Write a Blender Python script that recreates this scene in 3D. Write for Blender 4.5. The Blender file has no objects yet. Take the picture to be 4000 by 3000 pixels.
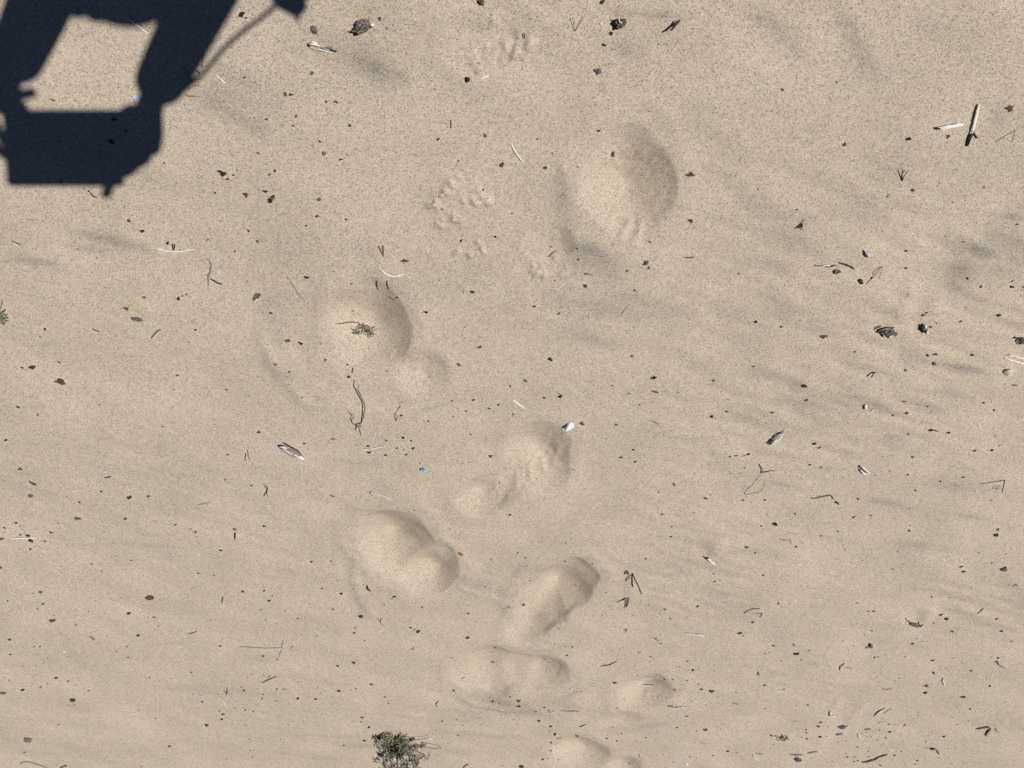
import bpy, bmesh, math, random
import numpy as np
from mathutils import Vector, Matrix, Quaternion

random.seed(11)
RNG = np.random.default_rng(11)
SC = bpy.context.scene
COL = SC.collection

# ------------------------------------------------------------------ camera
# phone held 1.5 m above the beach, pitched 35 degrees off straight down and
# held upside down, so that the near edge of the view is the top of the picture
CAM_H = 1.5
TILT = math.radians(35.0)
TANX = 0.666
FPX = 2000.0 / TANX
RIGHT = Vector((1, 0, 0))
FWD = Vector((0, math.sin(TILT), -math.cos(TILT)))
UP = Vector((0, math.cos(TILT), math.sin(TILT)))
CAM = Vector((0, 0, CAM_H))
cd = bpy.data.cameras.new('camera')
cd.sensor_fit = 'HORIZONTAL'
cd.angle_x = 2 * math.atan(TANX)
cd.clip_start = 0.01
cd.clip_end = 2000.0
cam = bpy.data.objects.new('camera', cd)
COL.objects.link(cam)
cam.matrix_world = Matrix(((-RIGHT.x, -UP.x, -FWD.x, CAM.x),
                           (-RIGHT.y, -UP.y, -FWD.y, CAM.y),
                           (-RIGHT.z, -UP.z, -FWD.z, CAM.z),
                           (0, 0, 0, 1)))
SC.camera = cam

# ------------------------------------------------------------------ sun, sky
SUN_DIR = Vector((0.556, 0.322, -0.996)).normalized()      # the way the light travels
SUN_EL = math.asin(-SUN_DIR.z)
SUN_AZ = math.atan2(-SUN_DIR.x, -SUN_DIR.y)
world = bpy.data.worlds.new('World')
SC.world = world
world.use_nodes = True
wn = world.node_tree.nodes
wl = world.node_tree.links
sky = wn.new('ShaderNodeTexSky')
sky.sky_type = 'NISHITA'
sky.sun_disc = False
sky.sun_elevation = SUN_EL
sky.sun_rotation = SUN_AZ
sky.air_density = 0.42
sky.dust_density = 0.0
sky.ozone_density = 0.4
bg = wn['Background']
bg.inputs['Strength'].default_value = 0.05
wl.new(sky.outputs['Color'], bg.inputs['Color'])
sl = bpy.data.lights.new('sun', 'SUN')
sl.energy = 5.0
sl.angle = math.radians(0.5)
sl.color = (1.0, 0.965, 0.91)
sun = bpy.data.objects.new('sun', sl)
COL.objects.link(sun)
sun.rotation_euler = SUN_DIR.to_track_quat('-Z', 'Y').to_euler()
sun.location = (-3, -2, 6)
SC.view_settings.view_transform = 'Standard'
SC.view_settings.look = 'None'
SC.view_settings.gamma = 1.0
SC.view_settings.use_curve_mapping = False
SC.view_settings.exposure = -0.07

# ------------------------------------------------------------------ geometry of the view
def ray_to(u, v, z=0.0):
    """Point of the beach (or of the level z) seen at photograph pixel u, v."""
    x = (2000.0 - u) / FPX
    y = (v - 1500.0) / FPX
    d = FWD + RIGHT * x + UP * y
    t = (z - CAM_H) / d.z
    return CAM + d * t

def mpp(u, v):
    """Metres per photograph pixel at that place of the beach."""
    y = (v - 1500.0) / FPX
    zs = CAM_H / (math.cos(TILT) - y * math.sin(TILT))
    return zs / FPX

def tp(c, r, x, y):
    return (1000 * c + x / 2.212, 750 * r + y / 2.212)

# ------------------------------------------------------------------ materials
def mat(name, cols, rough=0.85, scale=60.0, bump=0.3, stretch=None, rnd=0.25, spec=0.25, dusty=0.0):
    """Procedural material: two or three base colours mixed by noise, with a little
    brightness difference from object to object and optional sand dust."""
    m = bpy.data.materials.new(name)
    m.use_nodes = True
    n, l = m.node_tree.nodes, m.node_tree.links
    b = n['Principled BSDF']
    b.inputs['Roughness'].default_value = rough
    b.inputs['Specular IOR Level'].default_value = spec
    tc = n.new('ShaderNodeTexCoord')
    mp = n.new('ShaderNodeMapping')
    if stretch:
        mp.inputs['Scale'].default_value = stretch
    l.new(tc.outputs['Object'], mp.inputs['Vector'])
    nz = n.new('ShaderNodeTexNoise')
    nz.inputs['Scale'].default_value = scale
    nz.inputs['Detail'].default_value = 5
    nz.inputs['Roughness'].default_value = 0.65
    l.new(mp.outputs['Vector'], nz.inputs['Vector'])
    cr = n.new('ShaderNodeValToRGB')
    e = cr.color_ramp.elements
    k = len(cols)
    e[0].position, e[0].color = 0.33, (*cols[0], 1)
    e[1].position, e[1].color = 0.67, (*cols[-1], 1)
    for i in range(1, k - 1):
        x = e.new(0.33 + 0.34 * i / (k - 1))
        x.color = (*cols[i], 1)
    l.new(nz.outputs['Fac'], cr.inputs['Fac'])
    oi = n.new('ShaderNodeObjectInfo')
    mr = n.new('ShaderNodeMapRange')
    mr.inputs['To Min'].default_value = 1 - rnd
    mr.inputs['To Max'].default_value = 1 + rnd
    l.new(oi.outputs['Random'], mr.inputs['Value'])
    hs = n.new('ShaderNodeHueSaturation')
    l.new(mr.outputs['Result'], hs.inputs['Value'])
    l.new(cr.outputs['Color'], hs.inputs['Color'])
    out = hs.outputs['Color']
    if dusty > 0:
        dn = n.new('ShaderNodeTexNoise')
        dn.inputs['Scale'].default_value = scale * 3.1
        dn.inputs['Detail'].default_value = 3
        l.new(tc.outputs['Object'], dn.inputs['Vector'])
        dr = n.new('ShaderNodeValToRGB')
        dr.color_ramp.elements[0].position = 0.62 - 0.25 * dusty
        dr.color_ramp.elements[1].position = 0.72 - 0.2 * dusty
        l.new(dn.outputs['Fac'], dr.inputs['Fac'])
        mx = n.new('ShaderNodeMix')
        mx.data_type = 'RGBA'
        l.new(dr.outputs['Color'], mx.inputs['Factor'])
        l.new(out, mx.inputs['A'])
        mx.inputs['B'].default_value = (0.44, 0.36, 0.27, 1)
        out = mx.outputs['Result']
    l.new(out, b.inputs['Base Color'])
    if bump > 0:
        bp = n.new('ShaderNodeBump')
        bp.inputs['Strength'].default_value = bump
        bp.inputs['Distance'].default_value = 0.002
        l.new(nz.outputs['Fac'], bp.inputs['Height'])
        l.new(bp.outputs['Normal'], b.inputs['Normal'])
    return m

M = {
    'k': mat('black_bark', [(.010, .009, .009), (.026, .023, .022)], .8, 500, .4, dusty=.02),
    'd': mat('dark_brown_bark', [(.018, .012, .010), (.048, .032, .025)], .85, 450, .4, dusty=.05),
    'r': mat('red_brown_bark', [(.050, .022, .015), (.125, .058, .040)], .85, 400, .4, dusty=.1),
    'g': mat('grey_bark', [(.045, .040, .040), (.17, .155, .15)], .9, 350, .5, dusty=.25),
    'o': mat('orange_straw', [(.17, .075, .03), (.34, .18, .08)], .8, 300, .2),
    's': mat('pale_straw', [(.36, .26, .15), (.55, .44, .29)], .8, 300, .2),
    'b': mat('brown_twig', [(.045, .033, .025), (.13, .095, .07)], .85, 300, .3),
    'kb': mat('hazed_dark_bark', [(.030, .025, .022), (.075, .062, .052)], .9, 450, .4, dusty=.12),  # dark bark lightened to paint in lens glare
    'wl': mat('hazed_white_wood', [(.40, .37, .335), (.66, .625, .58)], .85, 220, .3, stretch=(1, 6, 6), rnd=.12, dusty=.12),  # white wood greyed to paint in the low contrast of glare
    'gl': mat('hazed_grey_twig', [(.095, .080, .066), (.21, .18, .155)], .9, 300, .3, dusty=.1),  # this and the next two: wood lightened to paint in lens glare
    'bl': mat('hazed_brown_twig', [(.085, .062, .046), (.185, .145, .110)], .9, 300, .3, dusty=.1),
    'yl': mat('hazed_grey_wood', [(.16, .145, .135), (.34, .32, .30), (.50, .47, .44)], .9, 200, .4, stretch=(1, 7, 7), rnd=.1, dusty=.1),
    'w': mat('bleached_wood', [(.60, .56, .52), (.82, .79, .75)], .85, 220, .3, stretch=(1, 6, 6), rnd=.1),
    'y': mat('weathered_grey_wood', [(.10, .088, .082), (.26, .24, .225), (.46, .43, .40)], .9, 200, .5, stretch=(1, 7, 7), rnd=.12),
    'char': mat('charred_bark', [(.010, .009, .010), (.045, .036, .034), (.20, .18, .165)], .9, 260, .8, dusty=.35),
    'charg': mat('sooty_grey_bark', [(.018, .017, .018), (.075, .066, .066), (.24, .22, .215)], .9, 240, .7, stretch=(1, 5, 5), dusty=.25),
    'leaf': mat('grey_green_leaf', [(.115, .120, .078), (.225, .228, .160)], .7, 160, .1, rnd=.3),
    'dryleaf': mat('dry_leaf', [(.15, .14, .07), (.34, .31, .19)], .8, 160, .1),
    'stem': mat('reddish_stem', [(.10, .062, .046), (.20, .135, .105)], .8, 200, .2),
    'white': mat('white_chip', [(.74, .74, .76), (.82, .82, .83)], .55, 120, .15, rnd=.03, spec=.4),
    'blue': mat('blue_plastic', [(.055, .25, .50), (.11, .36, .62)], .4, 200, .2, rnd=.05, spec=.5),
    'bluegrey': mat('faded_blue_plastic', [(.13, .23, .36), (.20, .30, .42)], .5, 120, .1, rnd=.05),
    'pale': mat('pale_flake', [(.42, .47, .58), (.55, .60, .70)], .6, 90, .1, rnd=.05),
    'pink': mat('pink_shell', [(.22, .095, .085), (.40, .25, .21)], .4, 90, .2, rnd=.05),
    'mussel': mat('dark_shell', [(.035, .036, .042), (.10, .10, .11)], .5, 120, .3, rnd=.05),
    'shellw': mat('white_shell', [(.52, .50, .48), (.76, .74, .71)], .6, 120, .2, rnd=.05),
    'skin': mat('skin', [(.42, .25, .18), (.50, .31, .23)], .6, 40, .05, rnd=0),
    'cloth': mat('navy_cloth', [(.030, .034, .050), (.045, .050, .070)], .9, 400, .2, rnd=0),
    'trouser': mat('khaki_cloth', [(.16, .135, .10), (.21, .18, .14)], .9, 400, .2, rnd=0),
    'hat': mat('straw_hat', [(.36, .28, .17), (.50, .40, .26)], .9, 300, .5, rnd=0),
    'device': mat('dark_device', [(.02, .02, .022), (.03, .03, .032)], .4, 50, 0, rnd=0, spec=.5),
    'lens': mat('lens_glass', [(.008, .008, .012), (.015, .015, .02)], .1, 50, 0, rnd=0, spec=.6),
    'shoe': mat('brown_shoe', [(.07, .045, .03), (.11, .07, .05)], .7, 120, .2, rnd=0),
    'hair': mat('brown_hair', [(.035, .022, .014), (.06, .04, .025)], .6, 200, .4, stretch=(1, 1, 8), rnd=0),
    'eye': mat('eye_white', [(.7, .7, .68), (.75, .75, .72)], .3, 20, 0, rnd=0),
    'lip': mat('lip', [(.38, .16, .13), (.42, .2, .16)], .5, 60, 0, rnd=0),
}
# ------------------------------------------------------------------ the beach
X0, X1, Y0, Y1, ST = -2.06, 2.06, 0.10, 2.98, 0.004
nx = int(round((X1 - X0) / ST)) + 1
ny = int(round((Y1 - Y0) / ST)) + 1
gx = X0 + ST * np.arange(nx)
gy = Y0 + ST * np.arange(ny)
GX, GY = np.meshgrid(gx, gy)                     # [ny, nx]

def field(lx, ly, ang=0.0, seed=0):
    """Smooth random field of unit variance, correlation lengths lx, ly (m)."""
    r = np.random.default_rng(seed)
    w = r.standard_normal((ny, nx))
    fy = np.fft.fftfreq(ny, ST)[:, None]
    fx = np.fft.rfftfreq(nx, ST)[None, :]
    ca, sa = math.cos(ang), math.sin(ang)
    a = fx * ca + fy * sa
    b = -fx * sa + fy * ca
    g = np.exp(-2 * (math.pi ** 2) * ((a * lx) ** 2 + (b * ly) ** 2) * 0.5)
    f = np.fft.irfft2(np.fft.rfft2(w) * g, s=(ny, nx))
    return f / f.std()

def smooth(a, b, x):
    t = np.clip((x - a) / (b - a), 0, 1)
    return t * t * (3 - 2 * t)

def ell(u, v, ru, rv, ang=0.0):
    """An ellipse given in photograph pixels, as the ellipse it is on the beach."""
    c = ray_to(u, v)
    a = math.radians(ang)
    e1 = ray_to(u + ru * math.cos(a), v + ru * math.sin(a)) - c
    e1b = c - ray_to(u - ru * math.cos(a), v - ru * math.sin(a))
    e2 = ray_to(u - rv * math.sin(a), v + rv * math.cos(a)) - c
    e2b = c - ray_to(u + rv * math.sin(a), v - rv * math.cos(a))
    m = np.array([[e1.x + e1b.x, e2.x + e2b.x], [e1.y + e1b.y, e2.y + e2b.y]]) * 0.5
    return (c.x, c.y), m

def rad(E, reach=1.8):
    (cx, cy), m = E
    ext = reach * np.abs(m).sum(axis=1)
    i0 = max(0, int((cx - ext[0] - X0) / ST)); i1 = min(nx, int((cx + ext[0] - X0) / ST) + 2)
    j0 = max(0, int((cy - ext[1] - Y0) / ST)); j1 = min(ny, int((cy + ext[1] - Y0) / ST) + 2)
    if i1 <= i0 or j1 <= j0:
        return None
    sl_ = (slice(j0, j1), slice(i0, i1))
    inv = np.linalg.inv(m)
    dx, dy = GX[sl_] - cx, GY[sl_] - cy
    p = inv[0, 0] * dx + inv[0, 1] * dy
    q = inv[1, 0] * dx + inv[1, 1] * dy
    return sl_, np.hypot(p, q), p, q

H = np.zeros((ny, nx))
GREY = np.zeros((ny, nx))
FRESH = np.zeros((ny, nx))
LUMP = np.zeros((ny, nx))

# broad undulation and faint wind ripples
H += 0.0045 * field(0.26, 0.16, -0.25, 1) + 0.0013 * field(0.075, 0.04, -0.3, 2)
side = 0.20 + 0.70 * smooth(-0.15, -0.9, GX) * smooth(0.3, 0.9, GY) * smooth(2.5, 1.6, GY)
patchy = smooth(-0.5, 1.2, field(0.22, 0.15, -.3, 5))
RIP = field(0.050, 0.0125, -0.33, 6)
H += 0.0015 * RIP * side * patchy
wob = field(0.16, 0.09, -0.25, 31)
warp = field(0.10, 0.10, 0, 33) * 0.05
wobn = field(0.035, 0.035, 0, 34) * 0.06

DEPTH = np.zeros((ny, nx))
def bowl(u, v, ru, rv, ang, slope, rim=0.05, fresh=0.45, lump=0.0, soft=0.06, blend=0.022):
    """A slumped conical pit: walls of one slope from a crisp lip down to a blunt bottom."""
    e = ell(u, v, ru, rv, ang)
    k = rad(e, 2.2)
    if k is None:
        return
    s, r, p, q = k
    d = slope * min(np.hypot(*e[1][:, 0]), np.hypot(*e[1][:, 1]))
    r = r * (1 + warp[s] + wobn[s])
    t = np.clip(1 - np.sqrt(r * r + 0.03), -1, 1)              # blunt bottom
    t = 0.5 * (t + np.sqrt(t * t + soft * soft)) - 0.5 * soft * np.exp(-np.abs(1 - r) / .3)
    dep = d * np.clip(t, 0, 1)
    D0 = DEPTH[s]
    hh = np.clip(blend - np.abs(D0 - dep), 0, None)
    DEPTH[s] = np.maximum(D0, dep) + np.minimum(hh * hh / (4 * blend), np.minimum(D0, dep))
    H[s] += rim * d * np.exp(-((r - 1.25) / 0.22) ** 2)
    FRESH[s] = np.maximum(FRESH[s], fresh * (1 - smooth(0.6, 1.0, r)))
    LUMP[s] = np.maximum(LUMP[s], lump * (1 - smooth(0.5, 0.95, r)))

def crop(ox, oy, x, y, k=0.9456):
    return ox + x * k, oy + y * k

def bowlc(o, x, y, rx, ry, ang, d, **kw):
    u, v = crop(o[0], o[1], x, y)
    bowl(u, v, rx * 0.9456, ry * 0.9456, ang, d, **kw)

A1, A2, A3, A4, A5 = (1900, 300), (900, 1000), (1300, 1600), (1700, 2100), (1500, 0)
# eight trodden pits, ball and heel of each print
bowlc(A1, 582, 450, 205, 232, -8, .60, lump=.6, soft=.03)
bowlc(A1, 255, 705, 85, 80, 0, .07, rim=.5, lump=.55, soft=.3)
bowlc(A2, 580, 300, 182, 205, 0, .60, lump=.3, soft=.03)
bowlc(A2, 800, 480, 112, 112, 0, .30, lump=.5, soft=.15)
bowlc(A3, 862, 200, 132, 142, -25, .50, lump=.7, soft=.05)
bowlc(A3, 615, 350, 108, 82, -12, .50, lump=.5, soft=.05)
bowlc(A3, 730, 295, 140, 78, -32, .48, rim=0, lump=.6, soft=.04)
bowlc(A3, 250, 550, 164, 132, 12, .60, lump=.15, soft=.03, blend=.004)
bowlc(A3, 405, 672, 130, 102, 8, .60, lump=.1, soft=.03, blend=.006)
bowlc(A4, 508, 225, 178, 112, -28, .66, lump=.1, soft=.03)
bowlc(A4, 400, 360, 128, 74, -26, .56, lump=.1, soft=.05)
bowlc(A4, 455, 300, 175, 92, -38, .50, rim=0, soft=.05)
bowlc(A4, 225, 555, 145, 108, 0, .44, lump=.1, soft=.08)
bowlc(A4, 435, 560, 128, 84, -5, .48, lump=.1, soft=.08)
bowlc(A4, 330, 560, 200, 92, 0, .42, rim=0, soft=.08, blend=.03)
bowlc(A4, 868, 640, 124, 72, -18, .52, lump=.3, soft=.05)
bowlc(A4, 775, 748, 82, 36, -10, .30, lump=.2, soft=.2)
bowlc(A4, 610, 895, 126, 64, 5, .46, lump=.3, soft=.1)
bowlc(A4, 780, 948, 74, 46, 0, .44, lump=.2, soft=.1)
bowlc(A5, 450, 185, 190, 140, 0, .13, rim=.3, fresh=.3, lump=1.2, soft=.3)
H -= DEPTH

def ridge(pts, w, h, grey=0.0, pale=0.0):
    """A soft crest of sand along a line of photograph pixels (w in metres)."""
    P = [ray_to(*p) for p in pts]
    x0 = min(p.x for p in P) - 3 * w; x1 = max(p.x for p in P) + 3 * w
    y0 = min(p.y for p in P) - 3 * w; y1 = max(p.y for p in P) + 3 * w
    i0 = max(0, int((x0 - X0) / ST)); i1 = min(nx, int((x1 - X0) / ST) + 2)
    j0 = max(0, int((y0 - Y0) / ST)); j1 = min(ny, int((y1 - Y0) / ST) + 2)
    if i1 <= i0 or j1 <= j0:
        return
    s = (slice(j0, j1), slice(i0, i1))
    best = np.full(GX[s].shape, 9.0); tt = np.zeros(GX[s].shape)
    n = len(P) - 1
    for i in range(n):
        a, b = P[i], P[i + 1]
        dx, dy = b.x - a.x, b.y - a.y
        L2 = dx * dx + dy * dy + 1e-12
        t = np.clip(((GX[s] - a.x) * dx + (GY[s] - a.y) * dy) / L2, 0, 1)
        d = np.hypot(GX[s] - a.x - t * dx, GY[s] - a.y - t * dy)
        m = d < best
        best = np.where(m, d, best); tt = np.where(m, (i + t) / n, tt)
    f = np.exp(-(best / w) ** 2) * np.minimum(1, 4 * np.minimum(tt, 1 - tt) + 0.15)
    H[s] += h * f
    GREY[s] = np.maximum(GREY[s], grey * f)
    FRESH[s] = np.maximum(FRESH[s], pale * f)

c2 = lambda o, L: [crop(o[0], o[1], x, y) for x, y in L]
ridge(c2(A2, [(140, 250), (140, 350), (175, 440), (240, 520), (310, 590), (460, 640)]), .018, .005)
ridge(c2(A1, [(330, 330), (330, 450), (300, 560)]), .016, .004)
ridge(c2(A1, [(330, 640), (400, 740), (520, 800), (640, 780)]), .020, .005)
ridge(c2(A3, [(80, 650), (110, 780), (170, 860)]), .016, .004)
ridge(c2(A3, [(500, 730), (590, 760), (680, 790)]), .014, .004)
ridge(c2(A4, [(90, 640), (160, 680), (300, 715), (430, 700), (540, 620)]), .016, .005)
ridge(c2(A4, [(270, 435), (400, 460), (560, 440)]), .016, .004)
ridge(c2(A5, [(540, 220), (600, 160), (590, 110)]), .014, .004)
for x, y in [(370, 250), (395, 285), (540, 225), (500, 180), (600, 190), (560, 140)]:
    ridge(c2(A5, [(x - 14, y + 22), (x, y), (x + 12, y - 24)]), .008, .005)
for a in range(4):                                # tread bars left in the nearest prints
    ridge(c2(A5, [(430 + 45 * a, 275 - 6 * a), (470 + 45 * a, 190 - 8 * a)]), .0075, .0058)
for x, y, x2, y2, h in [(475, 650, 550, 530, .004), (540, 675, 600, 585, .005), (600, 690, 645, 590, .0045)]:
    ridge(c2(A1, [(x, y), ((x + x2) / 2 + 8, (y + y2) / 2), (x2, y2)]), .0065, h)
for a in range(3):
    ridge(c2(A3, [(760 + 60 * a, 330 - 20 * a), (760 + 50 * a, 270 - 22 * a)]), .006, .0035)
# wind tails and scours behind the larger pieces of litter
for (c, r, x0_, y0_, x1_, y1_, w, h) in [
        (3, 1, 1085, 1130, 1290, 820, .012, .006), (3, 1, 1400, 1080, 1500, 860, .014, .006),
        (3, 3, 1335, 400, 1440, 250, .012, .007), (3, 3, 690, 1270, 860, 1090, .012, .007),
        (3, 3, 560, 1170, 640, 1040, .010, .004), (2, 2, 1740, 1480, 1800, 1310, .014, .007),
        (1, 3, 1300, 1230, 1500, 980, .035, .010), (0, 1, 1200, 1060, 1260, 960, .014, .004),
        (3, 3, 430, 1480, 520, 1380, .010, .004), (2, 3, 1010, 150, 1060, 60, .010, .004),
        (3, 0, 1850, 880, 1900, 780, .012, .004), (3, 3, 1960, 1300, 2060, 1210, .012, .005),
        (2, 3, 560, 1130, 620, 1010, .014, .004)]:
    ridge([tp(c, r, x0_, y0_), tp(c, r, (x0_ + x1_) / 2, (y0_ + y1_) / 2), tp(c, r, x1_, y1_)], w * 1.6, h * .6, 0, .9)
for (c, r, x, y, ru, d) in [(3, 1, 1000, 1150, 60, .006), (3, 1, 1300, 1130, 40, .004), (3, 3, 1260, 370, 40, .006),
                            (3, 3, 630, 1280, 30, .005), (2, 2, 1650, 1450, 35, .004), (1, 0, 900, 200, 60, .004),
                            (2, 0, 900, 160, 45, .005)]:
    u, v = tp(c, r, x, y)
    k = rad(ell(u, v, ru, ru * .7), 2.5)
    if k:
        s, rr, p, q = k
        H[s] -= d * np.exp(-rr ** 2)

# patches of dark mineral grains; around footprint rims they also paint slope shade
def patch(u, v, ru, rv, ang, a):
    k = rad(ell(u, v, ru, rv, ang), 2.6)
    if k is None:
        return
    s, r, p, q = k
    r = r * (1 + 0.25 * wob[s])
    GREY[s] = np.maximum(GREY[s], .72 * a * np.exp(-(r / .85) ** 2))

for x, y, a, b, t, g in [
        (800, 140, 75, 26, 35, .9), (860, 165, 40, 18, 30, .6), (490, 230, 45, 20, 30, .6), (540, 265, 35, 15, 40, .5),
        (235, 525, 90, 14, 14, .8), (190, 540, 60, 12, 10, .5), (70, 565, 90, 14, 8, .7), (100, 745, 34, 8, 0, .6),
        (25, 330, 30, 14, 0, .4), (1850, 92, 62, 20, 60, 1.), (1860, 110, 30, 14, 55, .7), (1640, 45, 40, 16, 45, .6),
        (1675, 62, 48, 20, 40, .7), (1700, 90, 40, 14, 40, .5), (1420, 36, 75, 14, 4, .7), (1350, 110, 50, 40, 0, .5),
        (1030, 60, 40, 22, 30, .6), (1140, 70, 14, 40, 0, .6), (1270, 540, 58, 15, 28, .9), (1335, 575, 40, 10, 8, .5),
        (1232, 400, 14, 50, 15, .5), (1225, 510, 20, 40, -20, .6), (1290, 662, 44, 6, 14, .45), (1410, 656, 38, 7, 14, .45),
        (1290, 737, 44, 7, 14, .5), (1640, 450, 42, 14, 30, .6), (1690, 525, 42, 12, 20, .5), (2120, 542, 42, 16, 15, 1.),
        (2070, 605, 26, 45, 15, .9), (2060, 640, 26, 14, 0, .5), (2185, 470, 34, 14, 10, .8), (2170, 585, 30, 14, 10, .5),
        (1870, 460, 40, 36, 0, .4), (1720, 830, 28, 20, 0, .6), (2085, 795, 45, 11, 10, .8), (1840, 852, 55, 10, 12, .6),
        (2060, 850, 50, 10, 10, .5), (1930, 940, 34, 9, 5, .5), (1690, 1047, 52, 9, 12, .7), (1780, 1012, 40, 9, 4, .5),
        (1910, 1090, 46, 8, 12, .6), (2060, 1050, 60, 10, 10, .5), (2100, 1120, 60, 9, 8, .5), (1650, 1192, 42, 9, 10, .5),
        (1810, 1170, 40, 8, 8, .4), (1980, 1180, 50, 8, 8, .45), (570, 1422, 52, 11, 0, .5), (640, 1075, 34, 8, 0, .35),
        (590, 700, 16, 60, -10, .45), (620, 810, 60, 14, 45, .55), (690, 860, 60, 14, 30, .45), (790, 1000, 60, 10, 8, .3),
        (1030, 1270, 60, 12, 18, .6), (1100, 1310, 50, 10, 10, .4), (1150, 1405, 60, 12, 10, .5), (1215, 1395, 50, 9, 8, .4),
        (1090, 1520, 90, 8, 14, .6), (1230, 1500, 60, 8, -25, .5), (1400, 1570, 60, 8, -8, .4), (1330, 1545, 40, 8, 10, .4),
        (780, 1300, 14, 50, -12, .4), (760, 1220, 12, 40, 0, .35), (930, 880, 60, 10, -20, .35), (1000, 600, 50, 30, 0, .2),
        (1450, 1240, 40, 8, 5, .3), (1500, 950, 60, 10, 5, .35), (1560, 1000, 46, 9, 8, .35), (900, 1620, 160, 7, 3, .35),
        (700, 1590, 120, 6, 2, .3), (1050, 1590, 120, 7, 3, .3), (450, 1490, 90, 6, 2, .25), (300, 1180, 90, 8, 2, .25),
        (2000, 60, 70, 24, 25, .3), (2150, 250, 30, 60, 0, .35), (1580, 320, 60, 14, 30, .3), (170, 1560, 90, 7, 2, .25),
        (860, 640, 40, 40, 0, .35), (800, 560, 26, 60, 0, .3), (640, 640, 60, 14, 10, .3)]:
    patch(x * 1.8083, y * 1.8083, a * 1.8083, b * 1.8083, t, g)
st = field(0.10, 0.018, 0.0, 41)
st2 = field(0.06, 0.012, -0.22, 42)
bias = 0.16 * smooth(-0.2, -1.2, GX) + 0.07
GREY = np.clip(GREY * (.75 + .5 * smooth(-1, 1, RIP)) + .5 * bias * smooth(0.9, 2.4, st) + .34 * side * patchy * smooth(0.5, 2.0, -RIP), 0, 1)  # last term paints ripple lee shade in with the dark grains
GREY *= (1 - 0.9 * FRESH)
H -= 0.0012 * GREY

# crusted clods, lumps and loosened floor
lum = np.maximum(0, field(0.017, 0.0058, 1.05, 51) - .1) * 0.0030 * smooth(-1, .8, field(.03, .03, 0, 53)) + 0.0006 * field(0.006, 0.006, 0, 52)
H += LUMP * lum
cl = []
def clods(c, r, pts, s0, s1, seed):
    rr = random.Random(seed)
    for x, y in pts:
        for _ in range(5):
            u, v = tp(c, r, x + rr.gauss(0, 24), y + rr.gauss(0, 24))
            cl.append((u, v, rr.uniform(s0, s1), rr.uniform(.5, 1)))
clods(1, 0, [(1740, 1515), (1655, 1555), (1665, 1590), (1640, 1620), (1700, 1640)], .0030, .0046, 1)
clods(1, 1, [(1570, 10), (1600, 20), (1640, 20), (1510, 110), (1555, 120), (1530, 70), (1680, 190), (1690, 240),
             (1745, 230), (1590, 240), (1585, 290), (1800, 280), (1815, 70), (1885, 85), (1985, 75), (1930, 40),
             (1925, 460), (1970, 515), (1900, 545), (1740, 540), (1865, 530)], .0030, .0048, 2)
clods(2, 1, [(180, 600), (250, 640), (330, 620), (280, 720), (420, 700), (200, 700)], .003, .005, 3)
for u, v, s, k in cl:
    c = ray_to(u, v)
    i, j = int((c.x - X0) / ST), int((c.y - Y0) / ST)
    if 6 < i < nx - 6 and 6 < j < ny - 6:
        w = (slice(j - 5, j + 6), slice(i - 5, i + 6))
        H[w] += 0.0050 * k * np.exp(-(((GX[w] - c.x) ** 2 + (GY[w] - c.y) ** 2) / s ** 2))
# grain-sized unevenness
H += 0.00011 * RNG.standard_normal((ny, nx)) + 0.0002 * field(0.007, 0.007, 0, 61)
fade = smooth(0, .12, GX - X0) * smooth(0, .12, X1 - GX) * smooth(0, .10, GY - Y0) * smooth(0, .12, Y1 - GY)
H *= fade
GREY *= fade
FRESH *= fade

def hz(x, y):
    fx, fy = (x - X0) / ST, (y - Y0) / ST
    if fx < 0 or fy < 0 or fx >= nx - 1 or fy >= ny - 1:
        return 0.0
    i, j = int(fx), int(fy)
    a, b = fx - i, fy - j
    return float((H[j, i] * (1 - a) + H[j, i + 1] * a) * (1 - b) + (H[j + 1, i] * (1 - a) + H[j + 1, i + 1] * a) * b)

def on_sand(u, v, h=0.0):
    """Point h above the sand seen at photograph pixel u, v."""
    p = ray_to(u, v, h)
    for _ in range(3):
        p = ray_to(u, v, h + hz(p.x, p.y))
    return p

# one sheet, fine where the view falls and widening out to the horizon
def outer(n, first, far):
    g = (far / first) ** (1.0 / n)
    return [first * g ** i for i in range(1, n + 1)]
ext = np.array(outer(34, .004, 600.0))
ax = np.concatenate([X0 - ext[::-1], gx, X1 + ext])
ay = np.concatenate([Y0 - ext[::-1], gy, Y1 + ext])
NX, NY, E = len(ax), len(ay), len(ext)
VX, VY = np.meshgrid(ax, ay)
VZ = np.zeros_like(VX)
far = np.maximum(0, np.maximum(np.abs(VX) - 2.4, np.abs(VY - 1.5) - 2.0))
VZ += 0.03 * np.sin(VX * 0.9 + 1.3) * np.sin(VY * 0.7 + .4) * smooth(0, 3, far)
VZ += 0.25 * np.sin(VX * 0.11 + .3) * np.sin(VY * 0.08 + 1.) * smooth(4, 40, far)
VZ[E:E + ny, E:E + nx] += H
co = np.stack([VX, VY, VZ], axis=-1).reshape(-1, 3).astype(np.float32)
idx = np.arange(NX * NY).reshape(NY, NX)
quads = np.stack([idx[:-1, :-1], idx[:-1, 1:], idx[1:, 1:], idx[1:, :-1]], axis=-1).reshape(-1, 4).astype(np.int32)
me = bpy.data.meshes.new('sand')
me.vertices.add(len(co)); me.vertices.foreach_set('co', co.ravel())
me.loops.add(quads.size); me.loops.foreach_set('vertex_index', quads.ravel())
me.polygons.add(len(quads))
me.polygons.foreach_set('loop_start', np.arange(0, quads.size, 4, dtype=np.int32))
me.polygons.foreach_set('use_smooth', np.ones(len(quads), dtype=bool))
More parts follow.
